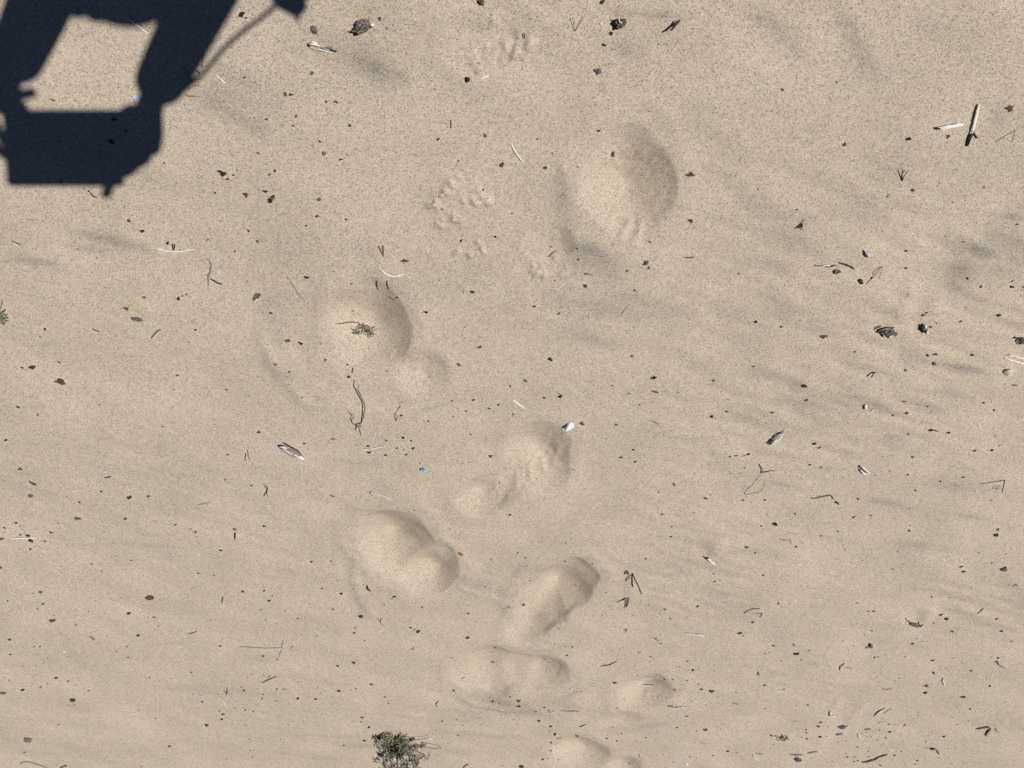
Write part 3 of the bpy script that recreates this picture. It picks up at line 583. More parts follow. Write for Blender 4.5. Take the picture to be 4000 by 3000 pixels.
# slender litter: name, colour key, width in survey units, square, points x,y[,height mm] ... ; what it looks like
# (a point with a height stands that many millimetres clear of the sand)
SLENDER = [
 ('wood_splinter','w',14,0,0,"1105,165,2 1200,235,4 1290,297,1",'bleached cream splinter inside the shadow gap'),
 ('twig','y',15,0,0,"1140,130,3 1185,178,5 1230,225,3",'short grey twig reaching into the shadow gap'),
 ('pine_needle','d',8,0,0,"1762,470,2 1748,520,4 1745,585,2",'dark needle at the sleeve shadow edge'),
 ('twig','k',9,0,0,"1690,605,2 1735,640,3",'tiny dark twig at the sleeve shadow edge'),
 ('pine_needle','b',9,0,0,"1590,580,2 1625,650,4 1655,705,2",'brown needle half inside the sleeve shadow'),
 ('pine_needle','o',8,0,0,"1595,772,2 1660,752,3 1742,738,3",'long orange needle beside the sleeve shadow'),
 ('wood_splinter','o',20,0,0,"1600,824,2 1650,830,4 1702,834,2",'broad orange bark sliver beside the sleeve shadow'),
 ('wood_splinter','w',13,0,0,"1860,640,2 1910,690,3 1958,725,1",'white splinter right of the strap shadow'),
 ('wood_splinter','w',6,0,0,"1880,650,2 1915,700,3 1942,742,1",'hair-thin white fibre right of the strap shadow'),
 ('grass_stem','s',5,0,0,"1850,698,3 1885,745,4 1875,792,2",'thin curled straw stem below the strap shadow'),
 ('grass_stem','s',5,0,0,"1775,895,2 1778,870,3 1790,850,2",'tiny straw stem beside the wrist shadow'),
 ('pine_needle','o',7,0,0,"1462,1128,2 1476,1092,3",'short orange needle right of the hand shadow'),
 ('pine_needle','o',6,0,0,"1908,1542,2 1990,1565,3 2082,1582,2",'long orange needle right of the tablet shadow'),
 ('pine_needle','o',5,0,0,"2022,1540,2 2070,1531,2",'short orange needle right of the tablet shadow'),
 ('grass_stem','s',7,1,0,"445,395,4 520,440,4 600,482,3 690,525,2",'straight tan straw under the white splinters'),
 ('wood_splinter','w',12,1,0,"1935,682,2 1980,668,3 2015,655,1",'small white sliver beside the black pebble'),
 ('pine_needle','o',10,1,0,"1685,1035,2 1688,1070,3 1684,1110,2",'upright orange-brown needle'),
 ('pine_needle','d',12,2,0,"104,285,4 106,310,6 114,332,3",'dark needle in the old trodden patch'),
 ('grass_stem','b',6,2,0,"518,150,8 533,205,5 540,270,1 580,215,5 632,125,8",'thin V-shaped brown stem'),
 ('wood_splinter','w',14,1,0,"2200,1235,2 2245,1320,4 2300,1390,3 2325,1415,1",'curled white bark strip'),
 ('pine_needle','b',9,3,0,"1160,1465,10 1160,1562,1",'left needle of the upright V pair'),
 ('pine_needle','b',9,3,0,"1162,1563,1 1178,1515,6 1217,1470,9",'curved right needle of the upright V pair'),
 ('pine_needle','b',8,3,0,"2136,1127,0 2122,1175,14 2106,1226,26",'needle standing in the sand near the right edge'),
 ('twig','b',20,3,0,"1770,1132,2 1812,1195,3",'short brown peg beside the white charred stick'),
 ('twig','b',7,3,0,"1872,1605,2 1874,1630,2",'tiny upright sliver near the right edge'),
 ('twig','b',16,0,1,"780,5,4 800,35,6 840,48,4",'dark curled twig beneath the tablet shadow'),
 ('wood_splinter','s',24,0,1,"795,125,2 825,112,5 862,104,3",'pale straw-coloured flake beneath the tablet shadow'),
 ('twig','b',11,0,1,"100,422,2 142,440,4 185,460,2",'short straight brown twig near the left edge'),
 ('grass_stem','w',12,0,1,"1365,490,2 1420,505,3 1500,515,3 1600,508,3 1682,490,2",'long curved white stem'),
 ('twig','d',14,0,1,"1490,450,9 1495,480,6 1500,505,2",'dark sprig standing over the white stem'),
 ('twig','d',8,0,1,"1512,450,9 1508,480,6 1500,505,2",'thin dark sprig standing over the white stem'),
 ('bark_strip','y',18,0,1,"1762,576,2 1810,592,4 1826,640,6 1818,690,7 1803,740,6 1802,790,4 1800,832,2",'brown-grey worm-like bark strip'),
 ('twig','k',16,0,1,"1818,750,3 1850,770,6 1880,785,6 1918,797,3",'black crumbly lichen twig beside the bark strip'),
 ('twig','g',14,0,1,"1305,1265,2 1340,1225,4 1368,1198,3 1392,1192,2",'grey curved twig'),
 ('twig','b',11,0,1,"800,1180,3 818,1195,4 862,1205,2",'hooked brown twig'),
 ('pine_needle','o',8,1,1,"1065,468,8 1083,515,5 1100,562,1",'left orange needle of a small V pair'),
 ('pine_needle','o',9,1,1,"1102,463,8 1102,515,5 1101,560,1",'right orange needle of a small V pair'),
 ('bark_strip','w',18,1,1,"1062,652,2 1110,700,4 1185,728,5 1230,722,4 1282,705,2",'crescent-shaped white bark strip'),
 ('pine_needle','b',10,1,1,"1045,768,4 1045,810,4 1056,845,2",'left of two brown needles on the pit rim'),
 ('pine_needle','b',11,1,1,"1130,768,4 1137,805,4 1145,842,2",'right of two brown needles on the pit rim'),
 ('twig','y',14,1,1,"272,735,3 310,785,5 340,830,5 375,890,5 428,952,2",'slender grey-white twig'),
 ('twig','b',10,1,1,"1150,905,2 1175,922,3 1200,935,2",'short twig on the shaded pit wall'),
 ('twig','b',9,1,1,"837,1520,3 833,1565,2",'short upright twig over the tall stem'),
 ('pine_needle','o',7,2,1,"308,563,2 345,540,4 382,508,2",'orange-brown needle on the loose mound'),
 ('pine_needle','o',6,2,1,"330,560,3 352,525,4 360,515,2",'short orange needle on the loose mound'),
 ('twig','b',15,2,1,"1490,567,2 1530,567,3 1574,566,2",'short straight brown stick'),
 ('twig','y',20,2,1,"630,705,2 665,712,5 700,710,2",'stubby grey-brown twig in the dark crescent'),
 ('pine_needle','d',7,2,1,"1055,858,1 1065,843,6 1073,862,1",'tiny dark caret-shaped needle'),
 ('grass_stem','s',5,2,1,"945,1070,2 980,1020,3 1015,975,2",'hair-thin pale straight stem'),
 ('twig','b',10,3,1,"405,630,2 435,640,4 470,638,4",'brown end of a broken twig'),
 ('wood_splinter','w',15,3,1,"470,640,4 500,636,6 540,638,4",'white middle of a broken twig'),
 ('twig','d',14,3,1,"500,648,2 545,642,4 592,632,2",'dark flank of the broken twig'),
 ('twig','d',15,3,1,"615,612,2 670,625,5 710,642,5 750,665,2",'beaded dark purple twig'),
 ('grass_stem','b',6,3,1,"850,797,2 905,740,3 930,682,4 990,645,2 978,690,8 958,752,14",'bent wiry stem'),
 ('leaf_scrap','g',20,3,1,"930,1558,1 915,1570,8 900,1590,12 889,1607,16",'grey-green folded blade'),
 ('twig','b',8,3,1,"1025,52,2 1055,15,3",'short faint twig'),
 ('reed','w',14,3,1,"2050,1438,4 2105,1455,6 2160,1470,6 2212,1485,4 2260,1497,2",'lower white edge of the split reed'),
 ('reed','w',11,3,1,"2052,1436,4 2080,1416,6 2108,1412,7 2160,1428,6 2212,1441,4 2262,1455,2",'upper white edge of the split reed'),
 ('twig','b',9,0,2,"318,252,2 330,268,4 318,280,2",'tiny hooked twig'),
 ('twig','k',10,0,2,"903,811,2 935,806,3 960,800,2",'short dark twig'),
 ('pine_needle','b',10,0,2,"250,842,3 285,858,4 315,868,2",'upper needle of a sideways pair'),
 ('pine_needle','b',10,0,2,"255,850,3 285,868,4 315,879,2",'lower needle of a sideways pair'),
 ('grass_stem','w',12,0,2,"105,1337,2 170,1332,3 240,1332,3 315,1325,2",'faded white stem'),
 ('pine_needle','b',7,0,2,"2126,602,3 2118,640,4 2128,672,2",'curved dark needle beside a tan one'),
 ('grass_stem','o',9,0,2,"2140,575,3 2148,630,4 2162,667,2",'tan needle beside a curved dark one'),
 ('grass_stem','s',8,0,2,"1710,1045,2 1760,1038,3 1820,1022,2",'pale straw lying flat'),
 ('pine_needle','k',10,0,2,"2030,1285,3 2023,1335,2",'dark needle under a red bark flake'),
 ('pine_needle','b',7,0,2,"2036,1290,3 2030,1352,2",'brown needle under a red bark flake'),
 ('wood_splinter','w',13,1,2,"915,566,2 975,562,3 1040,552,3 1122,538,2",'thin white sliver among black crumbs'),
 ('grass_stem','w',9,1,2,"990,934,3 1030,945,4 1090,965,4 1182,1006,2",'slim white stem with a dark hooked end'),
 ('twig','g',7,1,2,"1005,932,3 988,940,4 992,955,2",'dark hooked end of a white stem'),
 ('twig','b',10,1,2,"637,962,2 678,975,2",'short brown twig'),
 ('twig','b',8,1,2,"62,868,2 95,915,5 78,955,4 66,972,2",'left stem of the small dried sprig'),
 ('twig','b',8,1,2,"88,878,2 100,900,5 92,940,5 104,972,2",'right stem of the small dried sprig'),
 ('grass_stem','b',5,1,2,"1250,186,2 1205,262,4 1203,295,3 1210,322,2 1226,268,3",'fine looped stem'),
 ('pine_needle','o',7,1,2,"2105,840,2 2104,870,2",'tiny upright orange needle by the heel pit'),
 ('twig','b',5,1,2,"1355,1090,2 1382,1092,2",'tiny flat twig'),
 ('grass_stem','o',5,1,1,"1480,1430,2 1512,1442,2",'faint orange stem on the heel mound'),
 ('wood_splinter','w',15,2,2,"5,135,3 55,172,4 110,213,2",'neat straight white splinter'),
 ('twig','r',17,2,2,"1215,62,3 1240,68,4 1265,75,2",'short red-brown stick with a dark end'),
 ('wood_splinter','w',9,2,2,"735,1020,1 760,1025,3 785,1023,1",'tiny white wood chip'),
 ('wood_splinter','w',9,2,2,"600,1190,1 620,1196,3 637,1200,1",'second small white chip'),
 ('wood_splinter','s',7,2,2,"1270,920,2 1272,946,2",'tiny pale upright chip'),
 ('twig','b',10,2,2,"2135,694,2 2158,730,4 2162,750,4 2150,772,2",'forked brown twig'),
 ('twig','b',9,2,2,"2150,765,2 2185,762,4 2225,756,2",'arm of the forked brown twig'),
 ('grass_stem','b',4,2,2,"2150,786,2 2080,870,3 2010,950,2 2085,945,3 2150,930,3 2182,880,3 2186,830,2",'fine looping root under the forked twig'),
 ('pine_needle','b',7,2,2,"1210,320,2 1240,332,3 1266,350,2",'short bent brown needle'),
 ('pine_needle','o',6,2,2,"1985,628,2 2025,618,3 2064,611,2",'thin orange needle beside a grey crumb'),
 ('twig','d',14,3,2,"1390,405,3 1425,398,6 1468,411,2",'dark forked twig'),
 ('twig','d',10,3,2,"1400,415,3 1412,402,6 1418,412,3",'small prong of the dark forked twig'),
 ('wood_splinter','w',12,3,2,"890,238,2 905,230,3 918,224,1",'tiny white chip by the white spike'),
 ('twig','g',10,3,2,"378,985,3 400,992,4 450,980,4 545,965,5 562,992,3 575,1000,2",'wavy grey rootlet'),
 ('pine_needle','b',12,3,2,"2045,832,0 2034,885,24 2020,941,48",'larger needle standing in the sand near the right edge'),
 ('grass_stem','b',6,3,2,"2015,880,2 1975,900,6 1975,915,6 2005,908,2",'small loop beneath the standing needle'),
 ('pine_needle','b',8,3,2,"195,1349,0 197,1370,14 199,1391,26",'small needle standing in the sand'),
 ('twig','b',14,3,2,"582,1030,1 600,1020,5 612,1042,1",'small dark V-shaped twig'),
 ('twig','b',9,3,2,"2118,20,2 2140,10,5 2160,18,2",'small brown arched twig'),
 ('grass_stem','o',6,3,2,"-5,755,2 35,752,3 72,753,2",'tan horizontal stem'),
 ('grass_stem','s',6,0,3,"90,367,2 84,325,4 105,288,2",'pale forked stem near the left edge'),
 ('twig','g',10,0,3,"1623,498,2 1660,495,4 1702,478,2",'grey curved twig beside a white speck'),
 ('pine_needle','b',6,0,3,"1926,177,2 1910,235,2",'left needle of a narrow brown pair'),
 ('pine_needle','b',6,0,3,"1928,177,2 1923,236,2",'right needle of a narrow brown pair'),
 ('bark_strip','w',15,0,3,"1928,1070,2 1938,1100,5 1948,1122,4 1964,1146,2",'crescent white bark chip'),
 ('pine_needle','b',6,0,3,"1955,1030,1 1968,995,5 1965,965,3",'right needle of a small tuft'),
 ('pine_needle','b',6,0,3,"1955,1030,1 1958,990,5 1952,962,3",'middle needle of a small tuft'),
 ('pine_needle','b',6,0,3,"1955,1030,1 1945,1005,5 1930,988,3",'left needle of a small tuft'),
 ('twig','g',7,0,3,"1873,1348,2 1878,1372,3 1887,1393,2",'thin grey twig'),
 ('twig','g',8,0,3,"2108,1276,2 2115,1298,2",'tiny grey twig'),
 ('twig','b',6,0,3,"2088,520,2 2098,546,2",'tiny brown twig'),
 ('twig','g',9,0,3,"172,1628,2 190,1612,4 225,1607,5 290,1620,5 360,1642,4 440,1675,2",'long curved brown stem in the lower left corner'),
 ('twig','g',20,0,3,"515,1662,3 545,1650,5 578,1637,2",'grey stick end at the bottom edge'),
 ('twig','y',12,1,3,"-145,613,2 -60,618,4 0,622,4 100,626,4 225,620,2",'long straight grey stalk'),
 ('bark_strip','y',20,1,3,"238,562,3 228,600,5 226,630,4",'grey upper fork on the long stalk'),
 ('bark_strip','y',15,1,3,"222,640,4 212,670,4 195,702,2",'grey lower fork on the long stalk'),
 ('twig','y',11,1,3,"70,595,2 92,610,5 96,630,3",'small grey hook on the long stalk'),
 ('twig','g',13,1,3,"48,925,2 110,897,4 180,864,2",'straight grey twig'),
 ('twig','g',9,1,3,"106,880,2 122,858,3",'short grey twig over a straight one'),
 ('twig','g',6,1,3,"58,848,2 74,872,2",'thin grey twig over a straight one'),
 ('twig','d',24,1,3,"962,84,2 963,105,6 972,120,6 988,131,2",'thick dark crescent of bark'),
 ('pine_needle','b',7,1,3,"1050,368,3 1075,402,4 1096,433,2",'long brown needle of a crossed pair'),
 ('pine_needle','b',8,1,3,"1081,368,4 1077,390,4 1080,410,2",'short dark needle of a crossed pair'),
 ('twig','g',9,1,3,"1335,628,2 1352,637,4 1362,632,4 1364,612,2",'hooked grey twig'),
 ('wood_splinter','w',12,1,3,"2088,1143,2 2110,1150,4 2132,1159,2",'small white splinter on the ridge'),
 ('twig','k',8,1,3,"1577,1081,2 1555,1108,4 1568,1130,2",'dark caret-shaped twig'),
 ('pine_needle','b',7,1,3,"1772,891,2 1790,882,3 1810,869,2",'brown needle of a small cross'),
 ('grass_stem','w',9,1,3,"1493,1402,2 1520,1414,3 1548,1416,3 1592,1407,2",'white crescent stem beside the plant'),
 ('grass_stem','s',9,1,3,"1612,1402,2 1620,1390,3 1610,1375,2",'small pale hook beside the plant'),
 ('twig','g',12,1,3,"1788,1660,2 1812,1640,5 1838,1625,3",'grey twig at the bottom edge'),
 ('twig','k',9,2,3,"980,47,1 1010,15,5 1030,-10,2",'small black bent twig beside the standing stick'),  # black strip laid where the stick's shadow falls
 ('wood_splinter','w',22,2,3,"1500,492,2 1550,503,5 1610,510,5 1668,516,1",'broad white splinter'),
 ('wood_splinter','w',10,2,3,"1600,515,3 1640,520,4 1668,526,1",'loose fibre of the broad white splinter'),
 ('wood_splinter','w',16,2,3,"1375,1138,2 1405,1142,5 1460,1137,5 1522,1132,1",'white splinter with a dark forked end'),
 ('twig','k',10,2,3,"1342,1124,2 1370,1126,4 1395,1124,2",'dark forked end of a white splinter'),
 ('grass_stem','w',8,2,3,"645,893,2 690,907,3 740,914,3 797,918,2",'thin white stem left of the small print'),
 ('grass_stem','pale',8,2,3,"1085,907,2 1130,890,4 1190,880,4 1268,877,2",'grey-white stem in the small print'),
 ('grass_stem','pale',10,2,3,"1142,952,2 1190,948,3 1242,949,2",'second grey-white stem in the small print'),
 ('twig','b',9,2,3,"765,781,2 800,775,4 840,770,4 905,738,2",'crooked brown twig'),
 ('twig','y',18,2,3,"420,1166,2 470,1172,5 530,1172,6 580,1172,3",'ragged grey-brown twig below the ridge'),
 ('wood_splinter','w',12,2,3,"1565,813,2 1590,818,3 1616,812,2",'white chip with a dark end'),
 ('wood_splinter','w',7,2,3,"1422,790,2 1448,804,3 1472,813,2",'faint white sliver'),
 ('wood_splinter','w',16,2,3,"2080,1540,3 2105,1575,5 2137,1597,2",'short stout white splinter'),
 ('wood_splinter','w',12,2,3,"1312,14,2 1330,20,3 1352,24,2",'little white splinter'),
 ('wood_splinter','pale',9,2,3,"1408,120,2 1430,135,3 1450,152,2",'little grey-white splinter'),
 ('twig','b',8,2,3,"2005,327,2 2030,305,4 2070,288,4 2146,282,2",'arched brown twig'),
 ('twig','b',6,2,3,"2103,328,2 2162,325,4 2142,356,2",'thin caret-shaped twig'),
 ('leaf_scrap','s',14,2,3,"1690,320,3 1705,340,5 1722,352,2",'small curled tan leaf scrap'),
 ('pine_needle','b',7,2,3,"2119,863,1 2130,830,5 2139,866,1",'tiny caret-shaped needle'),
 ('twig','b',8,2,3,"1903,1094,2 1930,1104,3 1960,1113,2",'short thin brown twig'),
 ('twig','b',9,2,3,"607,1297,2 583,1306,4 636,1284,2",'folded brown twig'),
 ('twig','g',7,2,3,"388,1412,2 408,1403,3 436,1400,2",'pale grey twig'),
 ('pine_needle','b',8,2,3,"545,1384,2 575,1382,4 560,1400,2",'tiny caret twig'),
 ('twig','b',7,2,3,"2105,1530,2 2135,1538,3 2166,1540,2",'thin brown twig'),
 ('pine_needle','b',6,2,3,"1098,1540,3 1102,1560,3 1112,1580,2",'tiny pointed needle'),
 ('pine_needle','b',6,2,3,"968,465,2 995,462,4 978,490,2",'tiny thin caret needle'),
 ('grass_stem','w',10,3,3,"1328,571,2 1360,575,3 1398,570,2",'small white stem beside the dark bark chunk'),
 ('wood_splinter','w',16,3,3,"1516,883,3 1514,910,5 1524,950,2",'bent white twig'),
 ('wood_splinter','w',11,3,3,"38,986,3 80,992,4 146,996,2",'white splinter with a dark end at left'),
 ('wood_splinter','w',22,3,3,"920,1216,2 960,1178,7 1020,1143,3",'thick grey-white stick'),
 ('twig','g',6,3,3,"1000,1188,2 1065,1142,2",'thin grey twig beside a thick stick'),
 ('grass_stem','w',8,3,3,"945,1272,2 985,1266,3 1027,1261,2",'slim cream stem'),
 ('wood_splinter','w',16,3,3,"775,1362,3 790,1392,5 817,1417,2",'pale splinter right of the blue strip'),
 ('wood_splinter','w',12,3,3,"1035,1487,2 1060,1502,4 1087,1514,2",'small white splinter near the bottom'),
 ('twig','b',10,3,3,"617,818,2 628,785,5 660,757,2",'bent brown twig with a pale tip'),
 ('pine_needle','o',7,3,3,"680,793,2 722,797,2",'short orange needle beside a bent twig'),
 ('twig','b',10,3,3,"1958,750,2 1985,738,6 1996,768,5 2052,801,2",'zigzag brown twig'),
 ('twig','g',22,3,3,"1800,1322,3 1855,1316,8 1905,1310,9 1925,1318,6",'thick grey branch end'),
 ('twig','y',30,3,3,"1930,1320,5 1905,1350,9 1884,1382,3",'pale lower fork of the grey branch'),
 ('twig','y',20,3,3,"1968,1320,3 1985,1340,6 2003,1358,2",'separate grey stub beside the branch fork'),
 ('twig','g',17,3,3,"190,1541,2 240,1547,4 300,1545,2",'dark end of a broken grey stick'),
 ('twig','y',17,3,3,"340,1533,2 390,1525,6 437,1522,2",'grey end of a broken stick'),
 ('twig','b',20,3,3,"810,1610,2 860,1606,6 920,1588,6 975,1560,5 1032,1542,2",'long low brown twig near the bottom edge'),
 ('wood_splinter','w',14,3,3,"1288,1470,2 1310,1476,4 1335,1480,3",'white end of a half-buried stick'),
 ('twig','y',14,3,3,"1335,1480,3 1360,1490,4 1387,1492,2",'grey end of a half-buried stick'),
 ('grass_stem','o',6,3,3,"988,970,2 1030,982,3 1072,970,2",'faint forked tan stem'),
 ('twig','b',9,3,3,"1808,326,2 1835,310,4 1862,279,2",'slanting brown twig'),
 ('twig','b',12,3,3,"835,1327,2 860,1325,4 888,1322,2",'small brown knotted twig'),
 ('twig','b',8,3,3,"1172,1300,2 1185,1290,4 1190,1280,2",'tiny brown forked twig'),
 ('pine_needle','b',6,3,3,"85,245,1 93,230,5 98,250,1",'tiny brown caret needle at left'),
 ('pine_needle','b',6,3,3,"215,600,1 228,586,5 228,612,1",'tiny brown hooked needle'),
 ('pine_needle','b',6,3,3,"2125,92,1 2145,72,5 2160,90,1",'tiny faint needle at the right edge'),
 ('twig','d',12,3,3,"960,1632,2 985,1640,3",'short dark twig at the bottom edge'),
]

def lower(txt, f):
    return ' '.join(','.join([q.split(',')[0], q.split(',')[1], str(float(q.split(',')[2]) * f if len(q.split(',')) > 2 else 1)]) for q in txt.split())
SLENDER = [(n, {'g': 'gl', 'b': 'bl', 'y': 'yl', 'w': 'wl'}.get(k, k) if r_ == 3 else k, w * (.8 if r_ == 3 and k in 'gy' else (1.15 if r_ == 3 and k == 'w' else 1)), c_, r_,  # bottom-row pieces swap to the colours with glare painted in
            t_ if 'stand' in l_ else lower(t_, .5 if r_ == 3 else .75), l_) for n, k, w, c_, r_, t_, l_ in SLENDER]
# ------------------------------------------------------------------ builders
def link(name, me_, parent=None, loc=(0, 0, 0)):
    o = bpy.data.objects.new(name, me_)
    o.location = loc
    if parent is not None:
        o.parent = parent
    COL.objects.link(o)
    return o

def thing(name, loc, label, cat, group=None):
    o = link(name, None, None, loc)
    o.empty_display_size = 0.01
    return tag(o, label, cat, group)

def tag(o, label, cat, group=None):
    o['label'] = label
    o['category'] = cat
    if group:
        o['group'] = group
    return o

def mesh(name, verts, faces, mats, smooth_=False, fm=None):
    m = bpy.data.meshes.new(name)
    m.from_pydata([tuple(v) for v in verts], [], faces)
    for k in (mats if isinstance(mats, (list, tuple)) else [mats]):
        m.materials.append(M[k])
    if fm:
        m.polygons.foreach_set('material_index', fm)
    if smooth_:
        m.polygons.foreach_set('use_smooth', [True] * len(m.polygons))
    m.update()
    return m

def tube(pts, radii, sides=6, flat=1.0, rough=0.0, rr=random):
    """Closed tapering tube along pts; flat < 1 squashes it vertically."""
    V, F = [], []
    n = len(pts)
    for i, p in enumerate(pts):
        a = pts[max(0, i - 1)]; b = pts[min(n - 1, i + 1)]
        t = (b - a).normalized()
        up_ = Vector((0, 0, 1)) if abs(t.z) < .9 else Vector((1, 0, 0))
        sd = t.cross(up_).normalized()
        nu = sd.cross(t).normalized()
        for k in range(sides):
            w = 2 * math.pi * (k + .5) / sides
            r = radii[i] * (1 + rough * rr.uniform(-1, 1))
            V.append(p + sd * (math.cos(w) * r) + nu * (math.sin(w) * r * flat))
    for i in range(n - 1):
        for k in range(sides):
            k2 = (k + 1) % sides
            F.append((i * sides + k, i * sides + k2, (i + 1) * sides + k2, (i + 1) * sides + k))
    F.append(tuple(range(sides - 1, -1, -1)))
    F.append(tuple((n - 1) * sides + k for k in range(sides)))
    return V, F

def densify(pts, step, wob, rr):
    out = []
    for i in range(len(pts) - 1):
        p0 = pts[max(0, i - 1)]; p1 = pts[i]; p2 = pts[i + 1]; p3 = pts[min(len(pts) - 1, i + 2)]
        n = max(2, min(8, int((p2 - p1).length / step)))
        for k in range(n):
            t = k / n
            q = 0.5 * ((2 * p1) + (p2 - p0) * t + (2 * p0 - 5 * p1 + 4 * p2 - p3) * t * t + (3 * p1 - p0 - 3 * p2 + p3) * t ** 3)
            if wob and (i or k):
                q = q + Vector((rr.uniform(-wob, wob), rr.uniform(-wob, wob), rr.uniform(-wob, wob) * .5))
            out.append(q)
    out.append(pts[-1])
    return out

def parse(c, r, txt):
    P = []
    for w in txt.split():
        q = [float(x) for x in w.split(',')]
        u, v = tp(c, r, q[0], q[1])
        P.append((u, v, (q[2] if len(q) > 2 else 0) / 1000.0))
    return P

def slender_mesh(name, key, width, P, rr):
    """Tube or flat fibrous sliver along the surveyed points; origin at its middle."""
    pts = [on_sand(u, v, 0.0006 + h) for u, v, h in P]
    s = mpp(P[0][0], P[0][1]) / 2.212
    org = (pts[0] + pts[-1]) / 2
    rad_ = max(0.00042, width * s * 0.41)
    pts = [p - org for p in pts]
    if 'splinter' in name or name in ('bark_strip', 'leaf_scrap', 'reed'):
        pts = densify(pts, rad_ * 1.6, rad_ * .16, rr)
        n = len(pts)
        R = [rad_ * (0.30 + 0.75 * min(1, 4.0 * min(i, n - 1 - i) / max(1, n - 1)) * rr.uniform(.72, 1.1)) for i in range(n)]
        V, F = tube(pts, R, 6, .55, .28, rr)
    elif name in ('pine_needle', 'grass_stem'):
        pts = densify(pts, rad_ * 5, 0, rr)
        n = len(pts)
        R = [rad_ * (.55 + .45 * min(1, 6.0 * (n - 1 - i) / n)) for i in range(n)]
        V, F = tube(pts, R, 5, .8, .05, rr)
    else:
        pts = densify(pts, rad_ * 2.2, rad_ * .22, rr)
        n = len(pts)
        R = [rad_ * rr.uniform(.78, 1.12) * (.7 + .3 * min(1, 5.0 * min(i, n - 1 - i) / n)) for i in range(n)]
        V, F = tube(pts, R, 6, .85, .14, rr)
    return mesh(name, V, F, key), org

def chunk_mesh(name, key, L, W, Hh, seed, rough=.25, fibre=.5, sub=3):
    """Broken lump: long axis x, fibres along x, splintery ends, flat underside."""
    bm = bmesh.new()
    bmesh.ops.create_icosphere(bm, subdivisions=sub, radius=1)
    rr = random.Random(seed)
    ph = [rr.uniform(0, 6.28) for _ in range(12)]
    pl = [(Vector((rr.gauss(0, 1), rr.gauss(0, 1), rr.gauss(0, .8))).normalized(), rr.uniform(.62, .85)) for _ in range(9)]
    for v in bm.verts:
        p = v.co.copy()
        for nrm, d in pl:                             # knock broken facets off the lump
            k = p.dot(nrm)
            if k > d:
                p -= nrm * (k - d)
        f = math.sin(9 * p.y + 3 * math.sin(2 * p.x + ph[0]) + ph[1]) * math.sin(7 * p.z + ph[2])
        g = math.sin(5 * p.x + ph[3]) * math.sin(6 * p.y + ph[4]) + .6 * math.sin(13 * p.x + 4 * p.y + ph[5])
        q = p * (1 + rough * (.5 * g + rr.uniform(-.35, .35)) + .16 * fibre * f)
        if abs(p.x) > .6:
            q.x *= 1 + .25 * math.sin(11 * p.y + ph[6]) * fibre
        q.z = max(q.z, -.45)
        v.co = Vector((q.x * L / 2, q.y * W / 2, (q.z + .3) * Hh / 1.3))
    me_ = bpy.data.meshes.new(name)
    bm.to_mesh(me_); bm.free()
    me_.materials.append(M[key])
    return me_

def place_chunk(name, key, c, r, x0, y0, x1, y1, wid, hmm, seed, label=None, cat=None, parent=None, lift=0, **kw):
    a = on_sand(*tp(c, r, x0, y0)); b = on_sand(*tp(c, r, x1, y1))
    d = b - a
    u, v = tp(c, r, (x0 + x1) / 2, (y0 + y1) / 2)
    W = wid * mpp(u, v) / 2.212
    me_ = chunk_mesh(name, key, d.length, W, hmm / 1000.0, seed, **kw)
    mid = (a + b) / 2
    mid.z = hz(mid.x, mid.y) - 0.0005 + lift / 1000.0
    o = link(name, me_, parent)
    o.rotation_euler = (0, 0, math.atan2(d.y, d.x))
    o.location = mid - (parent.location if parent else Vector())
    if label:
        tag(o, label, cat)
    return o

def flake_mesh(name, key, poly, th, curl=0.0, rr=random, folds=0.0):
    """Thin irregular plate from an outline (metres), both faces and an edge, dished by curl."""
    n = len(poly)
    cx = sum(p[0] for p in poly) / n; cy = sum(p[1] for p in poly) / n
    R = max(math.hypot(p[0] - cx, p[1] - cy) for p in poly)
    V = []
    for top in (0, 1):
        for f in (1.0, .55):
            for p in poly:
                x, y = cx + (p[0] - cx) * f, cy + (p[1] - cy) * f
                z = curl * R * ((x - cx) ** 2 + (y - cy) ** 2) / (R * R) + folds * R * rr.uniform(-.5, .5) * (1 - top * .0)
                V.append((x, y, z + th * top * (1.0 if f < 1 else .8)))
        V.append((cx, cy, th * top))
    F = []
    s = 2 * n + 1
    for top in (0, 1):
        o = top * s
        for i in range(n):
            j = (i + 1) % n
            q = [o + i, o + j, o + n + j, o + n + i]
            t = [o + n + i, o + n + j, o + 2 * n]
            F.append(tuple(q if top else q[::-1])); F.append(tuple(t if top else t[::-1]))
    for i in range(n):
        j = (i + 1) % n
        F.append((i, j, s + j, s + i)[::1])
    return mesh(name, V, F, key)

def poly_thing(name, key, c, r, pts, th, label=None, cat=None, curl=0.0, lift=0.6, tilt=None, parent=None, seed=1, folds=0.0):
    """Plate whose outline on the sand is the surveyed polygon."""
    W = [on_sand(*tp(c, r, x, y)) for x, y in pts]
    org = sum(W, Vector()) / len(W)
    me_ = flake_mesh(name, key, [(p.x - org.x, p.y - org.y) for p in W], th / 1000.0, curl, random.Random(seed), folds)
    o = link(name, me_, parent)
    org.z = hz(org.x, org.y) + lift / 1000.0
    o.location = org - (parent.location if parent else Vector())
    if tilt:
        o.rotation_euler = tilt
    if label:
        tag(o, label, cat)
    return o

